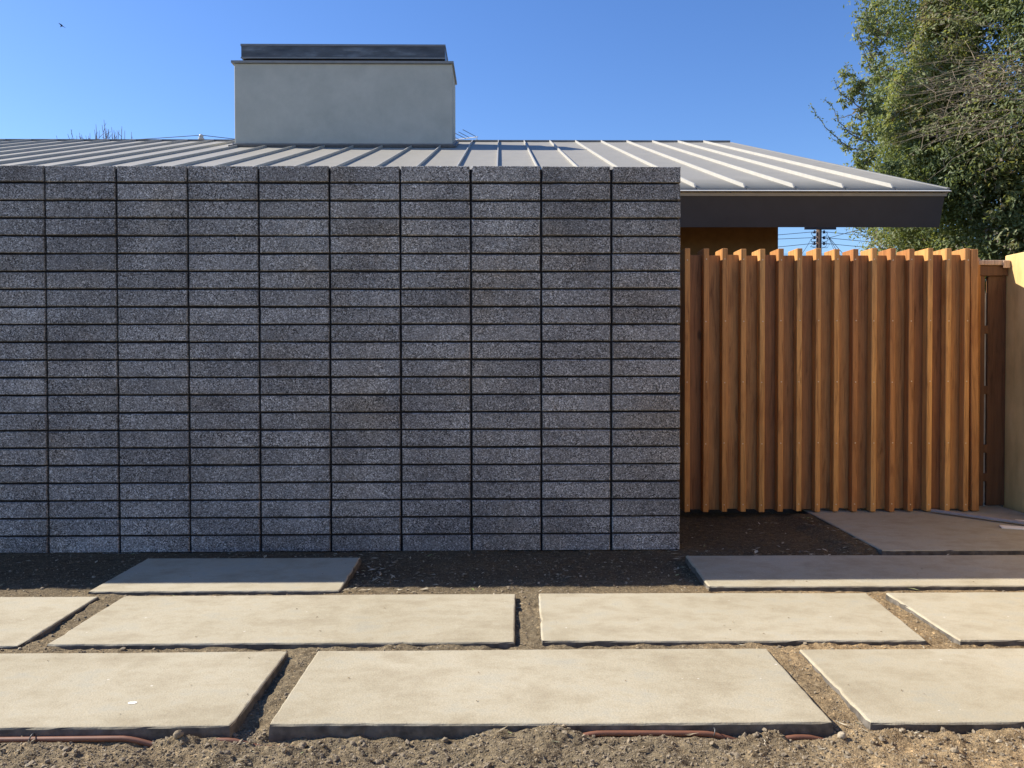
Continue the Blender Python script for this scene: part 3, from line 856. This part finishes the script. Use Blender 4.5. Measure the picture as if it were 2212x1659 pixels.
# ------------------------------------------------------------------ irrigation tube, staples
tp = []
for x in np.linspace(-3.2, 2.4, 260):
    vz = max(min(1, max(0, (x - a) / 0.16 + 0.72)) * min(1, max(0, (b - x) / 0.16 + 0.72)) for a, b in TUBE_VIS)
    vz = vz * vz * (3 - 2 * vz)
    z = -0.020 + 0.0305 * vz + 0.002 * math.sin(x * 5.1)
    tp.append((x, TUBE_Y + 0.004 * math.sin(x * 3.3 + 1.0), z))
tb = MB(); tb.tube(tp, 0.0082, 10)
tag(tb.build("irrigation_tube", M_tube, None, smooth=True), "brown plastic drip tube half buried along the front slabs", "tube")
for x, lab in ((-1.374, "dark wire staple over the tube at far left"), (0.617, "bent wire staple over the tube below the middle slab")):
    s = MB(); yy = TUBE_Y + 0.004 * math.sin(x * 3.3 + 1.0)
    pts = [(x + 0.006 + 0.004 * math.sin(a), yy + 0.0115 * math.cos(a), 0.0135 + 0.0125 * math.sin(a)) for a in np.linspace(-0.5, math.pi + 0.4, 12)]
    s.tube(pts, 0.0019, 6)
    tag(s.build("wire_staple", M_staple, None, smooth=True), lab, "staple", "staples holding the tube")

# ------------------------------------------------------------------ clods, litter
t_ = (1 + 5 ** .5) / 2
ICO_V = np.array([(-1, t_, 0), (1, t_, 0), (-1, -t_, 0), (1, -t_, 0), (0, -1, t_), (0, 1, t_), (0, -1, -t_), (0, 1, -t_), (t_, 0, -1), (t_, 0, 1), (-t_, 0, -1), (-t_, 0, 1)]) / math.hypot(1, t_)
ICO_F = np.array([(0, 11, 5), (0, 5, 1), (0, 1, 7), (0, 7, 10), (0, 10, 11), (1, 5, 9), (5, 11, 4), (11, 10, 2), (10, 7, 6), (7, 1, 8), (3, 9, 4), (3, 4, 2), (3, 2, 6), (3, 6, 8), (3, 8, 9), (4, 9, 5), (2, 4, 11), (6, 2, 10), (8, 6, 7), (9, 8, 1)])
def free_of_slabs(x, y, mg=0.004):
    ok = np.ones_like(x, bool)
    for pl in SLABS.values():
        (xa, ya), (xb, yb), (xc, yc), (xd, yd) = pl
        t = np.clip((y - ya) / (yd - ya), 0, 1)
        L = xa + (xd - xa) * t; Rr = xb + (xc - xb) * t
        ok &= ~((x > L - mg) & (x < Rr + mg) & (y > min(ya, yb) - mg) & (y < max(yc, yd) + mg))
    return ok
def scatter(n, x0, x1, y0, y1, mg=0.004):
    x = rng.uniform(x0, x1, n); y = rng.uniform(y0, y1, n)
    k = free_of_slabs(x, y, mg) & ~((y > WY - 0.01) & (x < XE + 0.01)) & (y < 5.5)
    return x[k], y[k]
def lumps(name, xs, ys, sizes, mat):
    n = len(xs)
    d = ICO_V[None] * (0.55 + 0.8 * rng.random((n, 12, 1)))
    sc_ = sizes[:, None, None] * (0.75 + 0.5 * rng.random((n, 1, 3)))
    sc_[..., 2] *= 0.75
    a = rng.random(n) * 6.28; ca, sa = np.cos(a)[:, None], np.sin(a)[:, None]
    d = d * sc_
    X = d[..., 0] * ca - d[..., 1] * sa; Y = d[..., 0] * sa + d[..., 1] * ca
    z0 = dirt_height(xs, ys) + sizes * 0.25
    V = np.stack([X + xs[:, None], Y + ys[:, None], d[..., 2] + z0[:, None]], -1).reshape(-1, 3)
    F = (ICO_F[None] + 12 * np.arange(n)[:, None, None]).reshape(-1, 3)
    return big_mesh(name, V, F, mat)
xs1, ys1 = scatter(24000, -1.8, 1.9, 2.0, 2.40)
# fewer and finer on the trodden right-hand side; not on the bare tube
k = (rng.random(len(xs1)) < np.interp(xs1, [-1.8, 0.9, 1.9], [1, 0.75, 0.35]))
for a_, b_ in TUBE_VIS: k &= ~((np.abs(ys1 - TUBE_Y) < 0.014) & (xs1 > a_ - .01) & (xs1 < b_ + .01)) | (rng.random(len(xs1)) < 0.02)
xs1, ys1 = xs1[k], ys1[k]
sz1 = np.clip(0.0018 * rng.pareto(2.9, len(xs1)) + 0.0014, 0, 0.0095)
xs2, ys2 = scatter(16000, -3.0, 3.2, 2.35, 4.6)
sz2 = np.clip(0.0019 * rng.pareto(2.8, len(xs2)) + 0.0018, 0, 0.009) * np.where(ys2 > 3.95, 0.8, 1)
o = lumps("dirt_clods", np.r_[xs1, xs2], np.r_[ys1, ys2], np.r_[sz1, sz2], M_clod)
tag(o, "loose crumbs of dry soil over the ground", kind="stuff")
xs3, ys3 = scatter(1500, -2.6, 3.0, 2.0, 4.3)
o = lumps("gravel", xs3, ys3, np.clip(0.0017 * rng.pareto(2.3, len(xs3)) + 0.002, 0, 0.009), M_stone)
tag(o, "small pale pebbles strewn over the soil", kind="stuff")
# a few clods big enough to point at
def big_clod(x, y, r_, label, mat=M_clod):
    rr = random.Random(int(x * 1000)); mb = MB()
    n, mrows = 12, 8; vv = []
    for j in range(mrows + 1):
        th = math.pi * j / mrows
        for i in range(n):
            ph = 2 * math.pi * i / n; k_ = r_ * (0.82 + 0.36 * rr.random())
            vv.append((k_ * math.sin(th) * math.cos(ph), k_ * math.sin(th) * math.sin(ph), 0.8 * k_ * math.cos(th)))
    ff = [(j * n + i, (j + 1) * n + i, (j + 1) * n + (i + 1) % n, j * n + (i + 1) % n) for j in range(mrows) for i in range(n)]
    z = float(dirt_height(np.array([x]), np.array([y]))[0])
    tag(obj("dirt_clod", vv, ff, mat, loc=(x, y, z + r_ * 0.5), smooth=True), label, "clod", "large lumps of soil")
big_clod(-0.935, 2.300, 0.0135, "rounded grey clod against the front left slab")
big_clod(-0.572, 2.285, 0.0115, "round clod below the left corner of the longest front slab")
big_clod(-0.345, 2.215, 0.0125, "dark clod in a hollow under the longest front slab")
big_clod(0.985, 2.275, 0.0125, "tan clod at the foot of the sandy gap", M_stone)

def slivers(name, n, x0, x1, y0, y1, lmin, lmax, mat, slim, lift=0.003, dense=None):
    x, y = scatter(n, x0, x1, y0, y1, 0.0)
    if dense is not None:
        k = rng.random(len(x)) < dense(x, y); x, y = x[k], y[k]
    n = len(x)
    L = rng.uniform(lmin, lmax, n) * (0.5 + rng.random(n)); W_ = L * slim * (0.6 + 0.8 * rng.random(n))
    a = rng.random(n) * 6.283; tl = rng.normal(0, 0.35, n)
    dx, dy = np.cos(a), np.sin(a)
    z = dirt_height(x, y) + lift
    cu = rng.uniform(0.0, 0.35, n) * L
    def pt(u, w): return np.stack([x + dx * u * L - dy * w * W_, y + dy * u * L + dx * w * W_, z + u * L * np.sin(tl) * 0.5 + np.abs(w) * W_ * 0.5 + cu * u * u + 0.3 * L * np.abs(np.sin(tl))], -1)
    V = np.stack([pt(-.5, 0), pt(-.1, -.5), pt(.5, 0), pt(-.05, .5)], 1).reshape(-1, 3)
    F = (np.array([[0, 1, 2, 3]])[None] + 4 * np.arange(n)[:, None, None]).reshape(-1, 4)
    o = big_mesh(name, V, F, mat, tint=np.repeat(rng.random(n), 4))
    return tag(o, None, None, None, "stuff")
def dens(x, y):
    return 0.15 + 0.85 * (np.exp(-((x + 0.62) / 0.25) ** 2) * (y > 3.7) + np.exp(-((y - 4.35 - (x - 1.3) * -0.0) / 0.25) ** 2) * (x > 0.9) * 0.8 + np.exp(-((x - 2.1) / 0.12) ** 2) * (y > 4.4) + (y > 4.42) * (x < -0.7) * 0.3)
o = slivers("leaf_litter", 3600, -2.8, 3.0, 3.55, 5.4, 0.018, 0.042, M_litter, 0.34, 0.004, dens); o["label"] = "small dry leaves scattered on the shaded soil"
o = slivers("straw_bits", 2600, -1.8, 1.9, 1.98, 3.75, 0.010, 0.040, M_litter, 0.12, 0.003, lambda x, y: np.where(y < 2.4, 0.45, 0.25)); o["label"] = "thin straw and twig bits on the sunlit soil"
# a few leaf crumbs lying on the slabs
xs4 = rng.uniform(-2.2, 3.2, 190); ys4 = rng.uniform(2.4, 5.3, 190)
k = ~free_of_slabs(xs4, ys4, -0.02); xs4, ys4 = xs4[k], ys4[k]; n = len(xs4)
L = rng.uniform(0.002, 0.0065, n); a = rng.random(n) * 6.28
dx, dy = np.cos(a) * L, np.sin(a) * L
V = np.stack([np.stack([xs4 - dx, ys4 - dy, np.full(n, TOP + .0015)], -1), np.stack([xs4 + dy * .4, ys4 - dx * .4, np.full(n, TOP + .003)], -1), np.stack([xs4 + dx, ys4 + dy, np.full(n, TOP + .0015)], -1), np.stack([xs4 - dy * .4, ys4 + dx * .4, np.full(n, TOP + .004)], -1)], 1).reshape(-1, 3)
o = big_mesh("slab_crumbs", V, (np.array([[0, 1, 2, 3]])[None] + 4 * np.arange(n)[:, None, None]).reshape(-1, 4), M_litter, tint=np.repeat(rng.random(n) * 0.5, 4))
tag(o, "tiny leaf crumbs lying on the slabs", kind="stuff")

# ------------------------------------------------------------------ trees
def leaves_on(cs, rs, per, size, tint_base, squash=1.0, hollow=0.72, droop=0.25, spread=0.28):
    """leaf faces in the shells of many lobes -> V, F, tint"""
    Vs = []; Ts = []
    for (c, r, k, tb_) in zip(cs, rs, per, tint_base):
        k = int(k)
        d = rng.normal(size=(k, 3)); d /= np.linalg.norm(d, axis=1)[:, None]
        rad = r * (hollow + (1.06 - hollow) * rng.random(k) ** 0.7)
        # sprays: leaves gather round a few hundred twig ends
        m_ = max(6, k // 26)
        ct = rng.normal(size=(m_, 3)); ct /= np.linalg.norm(ct, axis=1)[:, None]
        ct *= (r * (hollow + (1.08 - hollow) * rng.random(m_)))[:, None]
        pk = rng.integers(0, m_, k)
        pos = ct[pk] + rng.normal(size=(k, 3)) * r * spread * np.array([0.55, 0.55, 0.4])
        loose = rng.random(k) < 0.25
        pos[loose] = (d * rad[:, None])[loose]
        pos[:, 2] *= squash
        out = pos / (np.linalg.norm(pos, axis=1)[:, None] + 1e-6)
        nn = out + rng.normal(size=(k, 3)) * 0.55; nn[:, 2] += 0.25; nn /= np.linalg.norm(nn, axis=1)[:, None]
        t = rng.normal(size=(k, 3)); t[:, 2] -= droop * 2
        t -= nn * np.sum(t * nn, axis=1)[:, None]; t /= np.linalg.norm(t, axis=1)[:, None] + 1e-9
        s = np.cross(t, nn)
        L = (size * (0.6 + 0.8 * rng.random(k)))[:, None]; W_ = L * 0.42
        P0 = pos + np.asarray(c)
        Vs.append(np.stack([P0, P0 + t * L * .5 + s * W_ * .5 + nn * L * .08, P0 + t * L, P0 + t * L * .5 - s * W_ * .5 + nn * L * .08], 1).reshape(-1, 3))
        ti = np.clip(tb_ + rng.normal(0, 0.13, m_)[pk] + rng.normal(0, 0.08, k), 0, 1)
        Ts.append(np.repeat(ti, 4))
    V = np.concatenate(Vs); n = len(V) // 4
    F = (np.array([[0, 1, 2, 3]])[None] + 4 * np.arange(n)[:, None, None]).reshape(-1, 4)
    return V, F, np.concatenate(Ts)

TC = np.array([10.9, 15.6, 5.7])
tree = tag(empty("evergreen_tree", (10.9, 15.6, 0)), "large dense evergreen tree with a bare twig tangle, right of the roof", "tree")
tr = MB()
def limb(mb, a, b, r0, r1, n=7, wob=0.25, sides=8):
    a = Vector(a); b = Vector(b); pts = []; rr = []
    L = (b - a).length
    for i in range(n + 1):
        t = i / n
        o_ = Vector((random.uniform(-1, 1), random.uniform(-1, 1), random.uniform(-.5, .5))) * wob * L * 0.12 * math.sin(math.pi * t)
        pts.append(a + (b - a) * t + o_); rr.append(r0 + (r1 - r0) * t)
    mb.tube(pts, rr, sides); return pts
tk = limb(tr, (10.9, 15.6, -0.1), (10.8, 15.7, 4.2), 0.36, 0.24, 8)
tr.build("trunk", M_bark, tree, smooth=True)
lobes = []; lr = []; lt = []
# outer lobes over the crown
while len(lobes) < 64:
    d = rng.normal(size=3); d /= np.linalg.norm(d)
    if d[1] > 0.55: continue            # the far side is never seen
    k = 0.62 + 0.33 * rng.random()
    c_ = TC + d * np.array([3.7, 3.4, 5.0]) * k
    if c_[2] < 1.6: continue
    lobes.append(c_); lr.append(0.6 + 0.55 * rng.random()); lt.append(0.35 + 0.4 * rng.random() + (0.22 if c_[2] < 5 else 0))  # paler leaf tint on low lobes stands in for missing light
# lobes shaping the left outline as seen beyond the roof
for X_, Y_, Z_, r_, t_b in ((7.45, 14.4, 7.55, .75, .6), (7.0, 14.2, 6.75, .62, .72), (7.75, 13.9, 6.9, .7, .5), (6.95, 14.3, 5.95, .60, .62), (7.5, 14.0, 5.8, .6, .5),
                           (6.65, 14.2, 5.30, .45, .65), (7.1, 14.0, 4.95, .62, .55), (6.75, 14.1, 4.45, .58, .36), (7.3, 13.8, 4.25, .62, .3), (8.0, 13.7, 4.7, .6, .42),
                           (8.35, 13.6, 3.9, .6, .48), (8.9, 13.5, 4.6, .55, .45), (8.6, 13.5, 3.15, .55, .40), (9.0, 13.4, 2.75, .5, .35), (8.3, 13.9, 7.8, .7, .4), (9.0, 13.8, 7.4, .6, .25),
                           (9.2, 13.4, 3.6, .5, .42), (8.1, 14.2, 3.0, .5, .35),
                           (7.3, 14.6, 7.0, .55, .7), (7.15, 14.7, 6.2, .55, .65), (7.05, 14.6, 5.4, .5, .6), (7.2, 14.6, 4.6, .5, .5), (7.6, 14.3, 5.2, .55, .55), (7.6, 14.3, 6.3, .55, .6), (7.5, 14.2, 4.0, .5, .4), (7.9, 14.0, 5.5, .5, .5), (6.9, 14.4, 7.3, .35, .75)):
    lobes.append(np.array((X_ + (0.56 if X_ < 8 else 0.1) + (0.38 if Z_ > 6.4 else 0.1), Y_, Z_))); lr.append(r_ * (0.86 if X_ < 8 else 1)); lt.append(min(.8, t_b + (.12 if X_ < 8 else .25)))  # leaf tint lifted, most at right, in place of light blocked there
for px_, py_ in ((1850, 50), (1858, 68), (1815, 153), (1820, 178), (1810, 208), (1832, 199), (1840, 270), (1830, 299), (1840, 335), (1866, 32), (1872, 89), (1850, 228),
                 (1862, 130), (1858, 165), (1846, 250), (1852, 312), (1845, 352), (1880, 12), (1838, 186), (1868, 205), (1872, 240), (1866, 285), (1860, 340), (1874, 150), (1882, 60), (1885, 110)):
    lobes.append(np.array(((px_ + 26 - 1082) / 1721 * 14.1, 14.1 + 0.25 * rng.random(), 1.109 + (779 - py_) / 1721 * 14.1)))
    lr.append(0.10 + 0.11 * rng.random()); lt.append(0.55 + 0.25 * rng.random())
lr = np.array(lr); lt = np.array(lt)
per = np.where(lr < 0.3, 120, (2300 * lr ** 2 / 0.55 + 400) * np.where(np.array(lobes)[:, 0] < 8.7, 1.5, 1.0))
V, F, T = leaves_on(lobes, lr, per, 0.080, lt, hollow=0.8, spread=0.22)
# dark inner mass so that only scattered gaps show the sky
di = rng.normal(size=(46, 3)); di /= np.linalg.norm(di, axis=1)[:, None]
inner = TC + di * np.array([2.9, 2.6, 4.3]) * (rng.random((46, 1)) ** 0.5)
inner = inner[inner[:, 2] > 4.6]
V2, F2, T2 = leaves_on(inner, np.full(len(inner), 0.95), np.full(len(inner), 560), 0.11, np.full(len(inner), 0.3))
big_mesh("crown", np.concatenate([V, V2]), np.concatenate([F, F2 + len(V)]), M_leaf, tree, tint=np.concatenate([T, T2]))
lb = MB()
for c_ in [q for q, r_ in zip(lobes, lr) if r_ > 0.3 and q[2] > 3.4][::2]:
    s = tk[random.randint(3, 8)]
    limb(lb, s, c_, 0.06, 0.010, 6, 0.8, 5)
lb.build("limbs", M_bark, tree, smooth=True)
# whips standing out on the left, with small leaves along them
wh = MB(); lv = []
def whip(pts, r0):
    P_ = [Vector(q) for q in pts]; out = []
    for i in range(len(P_) - 1):
        for s in range(5):
            t = s / 5; out.append(P_[i].lerp(P_[i + 1], t))
    out.append(P_[-1])
    for i, q in enumerate(out): out[i] = q + Vector((random.uniform(-1, 1), random.uniform(-1, 1), random.uniform(-1, 1))) * 0.012
    wh.tube(out, [r0 * (1 - 0.75 * i / len(out)) for i in range(len(out))], 4)
    for q in out[2:]:
        for s in range(4): lv.append(q + Vector((random.gauss(0, .018), random.gauss(0, .018), random.gauss(0, .018))))
def wp(px, py, Y=14.1): return ((px - 1082) / 1721 * Y, Y, 1.109 + (779 - py) / 1721 * Y)
for a in ([(1905, 92), (1880, 62), (1868, 42), (1843, 36)], [(1880, 60), (1867, 18)], [(1880, 150), (1868, 115), (1852, 78)], [(1885, 185), (1850, 175), (1835, 160), (1828, 140)],
          [(1870, 245), (1835, 215), (1815, 200), (1803, 176)], [(1865, 262), (1840, 250), (1800, 258)], [(1880, 310), (1840, 290), (1812, 262), (1798, 228), (1779, 215)],
          [(1870, 325), (1850, 322), (1820, 313), (1798, 298)], [(1860, 300), (1845, 286), (1812, 275)], [(1905, 60), (1890, 40), (1850, 42)], [(1900, 110), (1868, 80)], [(1890, 130), (1858, 84), (1855, 70)],
          [(1835, 318), (1812, 300), (1790, 282), (1765, 250), (1755, 232)]):
    whip([wp(*q) for q in a], 0.012)
wh.build("outer_twigs", M_twig_dark, tree)
lv = np.array([tuple(q) for q in lv]); n = len(lv)
t = rng.normal(size=(n, 3)); t /= np.linalg.norm(t, axis=1)[:, None]; s = np.cross(t, rng.normal(size=(n, 3))); s /= np.linalg.norm(s, axis=1)[:, None]
L = rng.uniform(.03, .07, (n, 1))
V = np.stack([lv, lv + t * L * .5 + s * L * .22, lv + t * L, lv + t * L * .5 - s * L * .22], 1).reshape(-1, 3)
big_mesh("twig_leaves", V, (np.array([[0, 1, 2, 3]])[None] + 4 * np.arange(n)[:, None, None]).reshape(-1, 4), M_leaf, tree, tint=np.repeat(rng.uniform(.2, .7, n), 4))
# bare grey-brown twig tangle in front of the crown
bt = MB(); rt_ = random.Random(21)
def arc(px0, py0, px1, py1, sag, Y, r0, nn=8):
    pts = []
    for i in range(nn + 1):
        u = i / nn
        px = px0 + (px1 - px0) * u; py = py0 + (py1 - py0) * u - sag * math.sin(math.pi * u * 0.8)
        a = wp(px, py, Y); pts.append((a[0] + rt_.gauss(0, .012), a[1] + rt_.gauss(0, .06), a[2] + rt_.gauss(0, .012)))
    bt.tube(pts, [r0 * (1 - .8 * i / nn) for i in range(nn + 1)], 4); return pts
for i in range(80):
    y0 = rt_.gauss(205, 55); x1 = rt_.uniform(1900, 2160); Y = rt_.uniform(12.4, 13.6)
    x0 = rt_.uniform(2120, 2330)
    if x0 < x1 + 60: continue
    pts = arc(x0, y0, x1, y0 + rt_.gauss(35, 45), rt_.uniform(5, 40), Y, rt_.uniform(.004, .009))
    for j in range(4):
        b_ = Vector(pts[rt_.randint(2, 7)])
        e = b_ + Vector((rt_.gauss(-.12, .22), rt_.gauss(0, .12), rt_.gauss(.04, .2)))
        mid = (b_ + e) / 2 + Vector((rt_.gauss(0, .03), 0, rt_.gauss(0, .03)))
        bt.tube([b_, mid, e], [.004, .003, .0015], 3)
bt.build("bare_twigs", M_twig, tree)

small = tag(empty("small_tree", (10.2, 18.6, 0)), "yellow green leafy tree seen under the eave behind the gate tops", "tree")
st_ = MB(); limb(st_, (10.2, 18.6, -.1), (10.1, 18.6, 2.6), 0.13, 0.07); st_.build("trunk", M_bark, small, smooth=True)
cs = [np.array((10.3, 18.6, 3.0)) + rng.uniform(-1, 1, 3) * np.array([.9, .5, .7]) for _ in range(16)] + [np.array((9.15, 18.3, 3.45)), np.array((9.35, 18.2, 3.95)), np.array((9.9, 18.2, 3.8)), np.array((10.5, 18.3, 3.6)), np.array((10.4, 18.3, 3.0))]
V, F, T = leaves_on(cs, np.full(len(cs), .5), np.full(len(cs), 700), 0.085, rng.uniform(.35, .8, len(cs)))
big_mesh("crown", V, F, M_leaf_light, small, tint=T)

# bare tree far behind the ridge
bare = tag(empty("bare_tree", (-14.5, 31, 0)), "leafless tree with twig tips just showing above the roof ridge at left", "tree")
tt = MB(); limb(tt, (-14.5, 31, -.1), (-14.5, 31, 4.5), .2, .14); tt.build("trunk", M_twig_dark, bare, smooth=True)
br = MB(); rbx = random.Random(4)
def bp(px, py, Y=31.0): return Vector(((px - 1082) / 1721 * Y, Y, 1.109 + (779 - py) / 1721 * Y - 0.02))
for px, py in ((135, 296), (159, 293), (166, 283), (184, 290), (188, 294), (197, 296), (206, 291), (216, 283), (219, 272), (236, 262), (232, 273), (246, 282), (252, 278), (257, 284), (274, 276), (280, 285), (294, 288), (178, 296), (226, 285), (264, 290), (268, 284), (203, 297), (240, 280)):
    tip = bp(px, py); c0 = Vector((-14.5 + rbx.uniform(-.3, .3), 31, 4.3 + rbx.uniform(0, .6)))
    mid = Vector((c0.x + (tip.x - c0.x) * .75, 31 + rbx.uniform(-.5, .5), 7.6))
    low = tip.lerp(mid, .45) + Vector((rbx.uniform(-.06, .06), 0, 0))
    br.tube([c0, mid, low, tip], [.06, .03, .020, .007], 4)
    for j in range(5):
        q = low.lerp(tip, rbx.uniform(-.3, .75)); e = q + Vector((rbx.gauss(0, .13), rbx.gauss(0, .1), rbx.uniform(.10, .34)))
        if e.z > tip.z: e.z = tip.z - .03
        br.tube([q, q.lerp(e, .5) + Vector((rbx.gauss(0, .02), 0, 0)), e], [.012, .010, .006], 3)
br.build("branches", M_twig_dark, bare)

# ------------------------------------------------------------------ poles and wires
def sag(a, b, s, n=14):
    a = Vector(a); b = Vector(b)
    return [a.lerp(b, i / n) - Vector((0, 0, s * 4 * (i / n) * (1 - i / n))) for i in range(n + 1)]
PX, PY = 16.02, 40.0
pole = tag(empty("utility_pole", (PX, PY, 0)), "dark wooden utility pole with crossarm seen through the gap under the eave", "pole")
mb = MB(); mb.lathe((PX, PY, 0), [(.15, 0), (.14, 3.5), (.128, 9.2)], 12); mb.build("mast", M_pole, pole, smooth=True)
mb = MB(); mb.box(PX - .80, PX + .80, PY - .20, PY - .13, 7.655, 7.90, .01); mb.build("crossarm", M_cross, pole)
tiers = (7.56, 7.27, 6.98)
for z in tiers:
    for s in (-1, 1):
        mb = MB(); mb.tube([(PX + s * .13, PY - .05, z), (PX + s * .20, PY - .05, z)], .02, 6)
        c_ = (PX + s * .24, PY - .05, z - .05)
        mb.lathe(c_, [(.03, -.03), (.075, -.02), (.05, .02), (.08, .03), (.04, .08), (.05, .10), (.02, .13)], 8)
        mb.build("insulator", M_porc_dark, pole)
rj = random.Random(9)
for z in tiers:
    for s in (-1, 1):
        for kk in range(2):
            x0 = PX + s * .26
            pts = [(x0, PY - .06, z), (x0 + s * rj.uniform(.10, .25), PY - .1, z - rj.uniform(.0, .12)), (x0 + s * rj.uniform(.05, .22), PY - .1, z - rj.uniform(.15, .28)), (PX + s * .14, PY - .08, z - rj.uniform(.18, .30))]
            mb = MB(); mb.tube(pts, .012, 4); mb.build("jumper_wire", M_wire, pole)
# service drops fanning from the pole
for s, dx in ((-1, -1.2), (1, .9), (1, .55), (1, .3)):
    mb = MB(); mb.tube(sag((PX + s * .42, PY - .1, 7.2 if s < 0 else 7.35), (PX + s * .42 + dx, PY - 1.0, 5.8), .05, 6), .013, 4); mb.build("drop_wire", M_wire, pole)
LAB = ("topmost of the three wires reaching the wooden pole's insulators", "middle of the three wires reaching the wooden pole's insulators", "lowest of the three wires reaching the wooden pole's insulators")
for i, z in enumerate(tiers):
    mb = MB(); l_ = sag((PX - 22, PY + 2, z - (.3, -.15, .45)[i] * 2.2), (PX - .26, PY - .06, z), .25)
    r_ = sag((PX + .26, PY - .06, z), (PX + 26, PY + 2, z - .9), .3)
    mb.tube(l_, .014, 5); mb.tube(r_, .014, 5)
    tag(mb.build("power_line", M_wire), LAB[i], "wire", "wires on the right-hand pole")
for i, (z, zl) in enumerate(((6.62, "uppermost faint far wire low behind the wooden pole"), (6.45, "lowest faint far wire close above the gate tops"))):
    mb = MB(); mb.tube(sag((PX - 25, PY + 14, z + 2.0), (PX + 30, PY + 14, z + 2.0), .3), .012, 4)
    tag(mb.build("power_line", M_wire), zl, "wire", "wires on the right-hand pole")
mb = MB(); mb.tube(sag((PX + .3, PY - .3, 7.2), (PX + 9, PY - 6, 9.8), .15), .014, 5)
tag(mb.build("power_line", M_wire), "slanting wire rising from the wooden pole up behind the eave", "wire", "wires on the right-hand pole")

QX, QY, QZ = -11.15, 30.0, 9.30
p2 = tag(empty("utility_pole", (QX, QY, 0)), "far pole top with a white insulator just above the roof ridge", "pole")
mb = MB(); mb.lathe((QX, QY, 0), [(.14, 0), (.10, 9.29)], 10); mb.build("mast", M_pole, p2, smooth=True)
mb = MB(); mb.lathe((QX, QY, QZ), [(.05, 0), (.05, .05), (.10, .06), (.115, .11), (.06, .17), (.085, .18), (.07, .24), (.03, .27)], 12); mb.build("insulator", M_porc, p2, smooth=True)
mb = MB(); mb.tube(sag((QX - 22, QY + 1, 8.95), (QX, QY, QZ + .235), .18), .012, 4); mb.tube(sag((QX, QY, QZ + .235), (QX + 30, QY + 1, 8.6), .6), .012, 4)
tag(mb.build("power_line", M_wire), "thin wire running over the white insulator behind the ridge", "wire")

# TV antenna on the rear slope
ant = tag(empty("tv_antenna", (-0.55, 16.0, 3.5)), "thin slanted rod antenna behind the ridge right of the chimney", "antenna")
AY = 16.0
def ap(px, py, Y=AY): return ((px - 1082) / 1721 * Y, Y, 1.109 + (779 - py) / 1721 * Y)
mb = MB(); mb.tube([ap(1031, 302), (ap(1031, 302)[0], AY, 3.4)], .016, 6); mb.build("mast", M_steel, ant)
mb = MB(); mb.tube([ap(1033, 298, AY - .1), ap(1012, 300.5, AY + .5), ap(985, 304, AY + 1.3)], .011, 5); mb.build("boom", M_steel, ant)
for a, b, y_ in (((1031.5, 298.5), (1001, 282.5), 0), ((1016, 300), (992, 287.5), .4), ((1008, 302), (982, 289), .6), ((992, 303), (975, 295), 1.0)):
    mb = MB(); A_ = Vector(ap(*a, AY + y_)); B_ = Vector(ap(*b, AY + y_))
    mb.tube([A_, B_], .006, 4); mb.build("element", M_staple, ant)

# ------------------------------------------------------------------ bird
bx, by, bz = -54.2, 100.0, 42.6
mb = MB()
A = Vector((bx, by, bz))
mb.tube([A + Vector((-.20, .02, -.14)), A + Vector((-.10, 0, -.06)), A, A + Vector((.07, 0, .02)), A + Vector((.11, 0, .02))], [.03, .05, .06, .04, .015], 8)
bird = mb.build("bird", M_bird, None, smooth=True)
tag(bird, "small dark bird gliding high in the sky at upper left", "bird")
def wing(name, pts):
    mb = MB(); vv = []; n = len(pts)
    for (x, y, z, ch) in pts:
        for h in (.008, -.008):
            vv.append(A + Vector((x + ch * .3, y + ch * .5, z + h))); vv.append(A + Vector((x - ch * .3, y - ch * .5, z + h - ch * .10)))
    ff = []
    for i in range(n - 1):
        a = i * 4; b = a + 4
        ff += [(a, b, b + 1, a + 1), (a + 2, a + 3, b + 3, b + 2), (a, a + 2, b + 2, b), (a + 1, b + 1, b + 3, a + 3)]
    ff += [(0, 1, 3, 2), (4 * n - 4, 4 * n - 2, 4 * n - 1, 4 * n - 3)]
    mb.add(vv, ff); mb.build(name, M_bird, bird)
wing("wing", [(0, 0, .02, .26), (-.10, .02, .17, .27), (-.28, .02, .30, .22), (-.40, .02, .36, .08)])
wing("wing", [(.02, 0, 0, .26), (.16, 0, -.07, .26), (.30, 0, -.14, .21), (.40, 0, -.20, .08)])
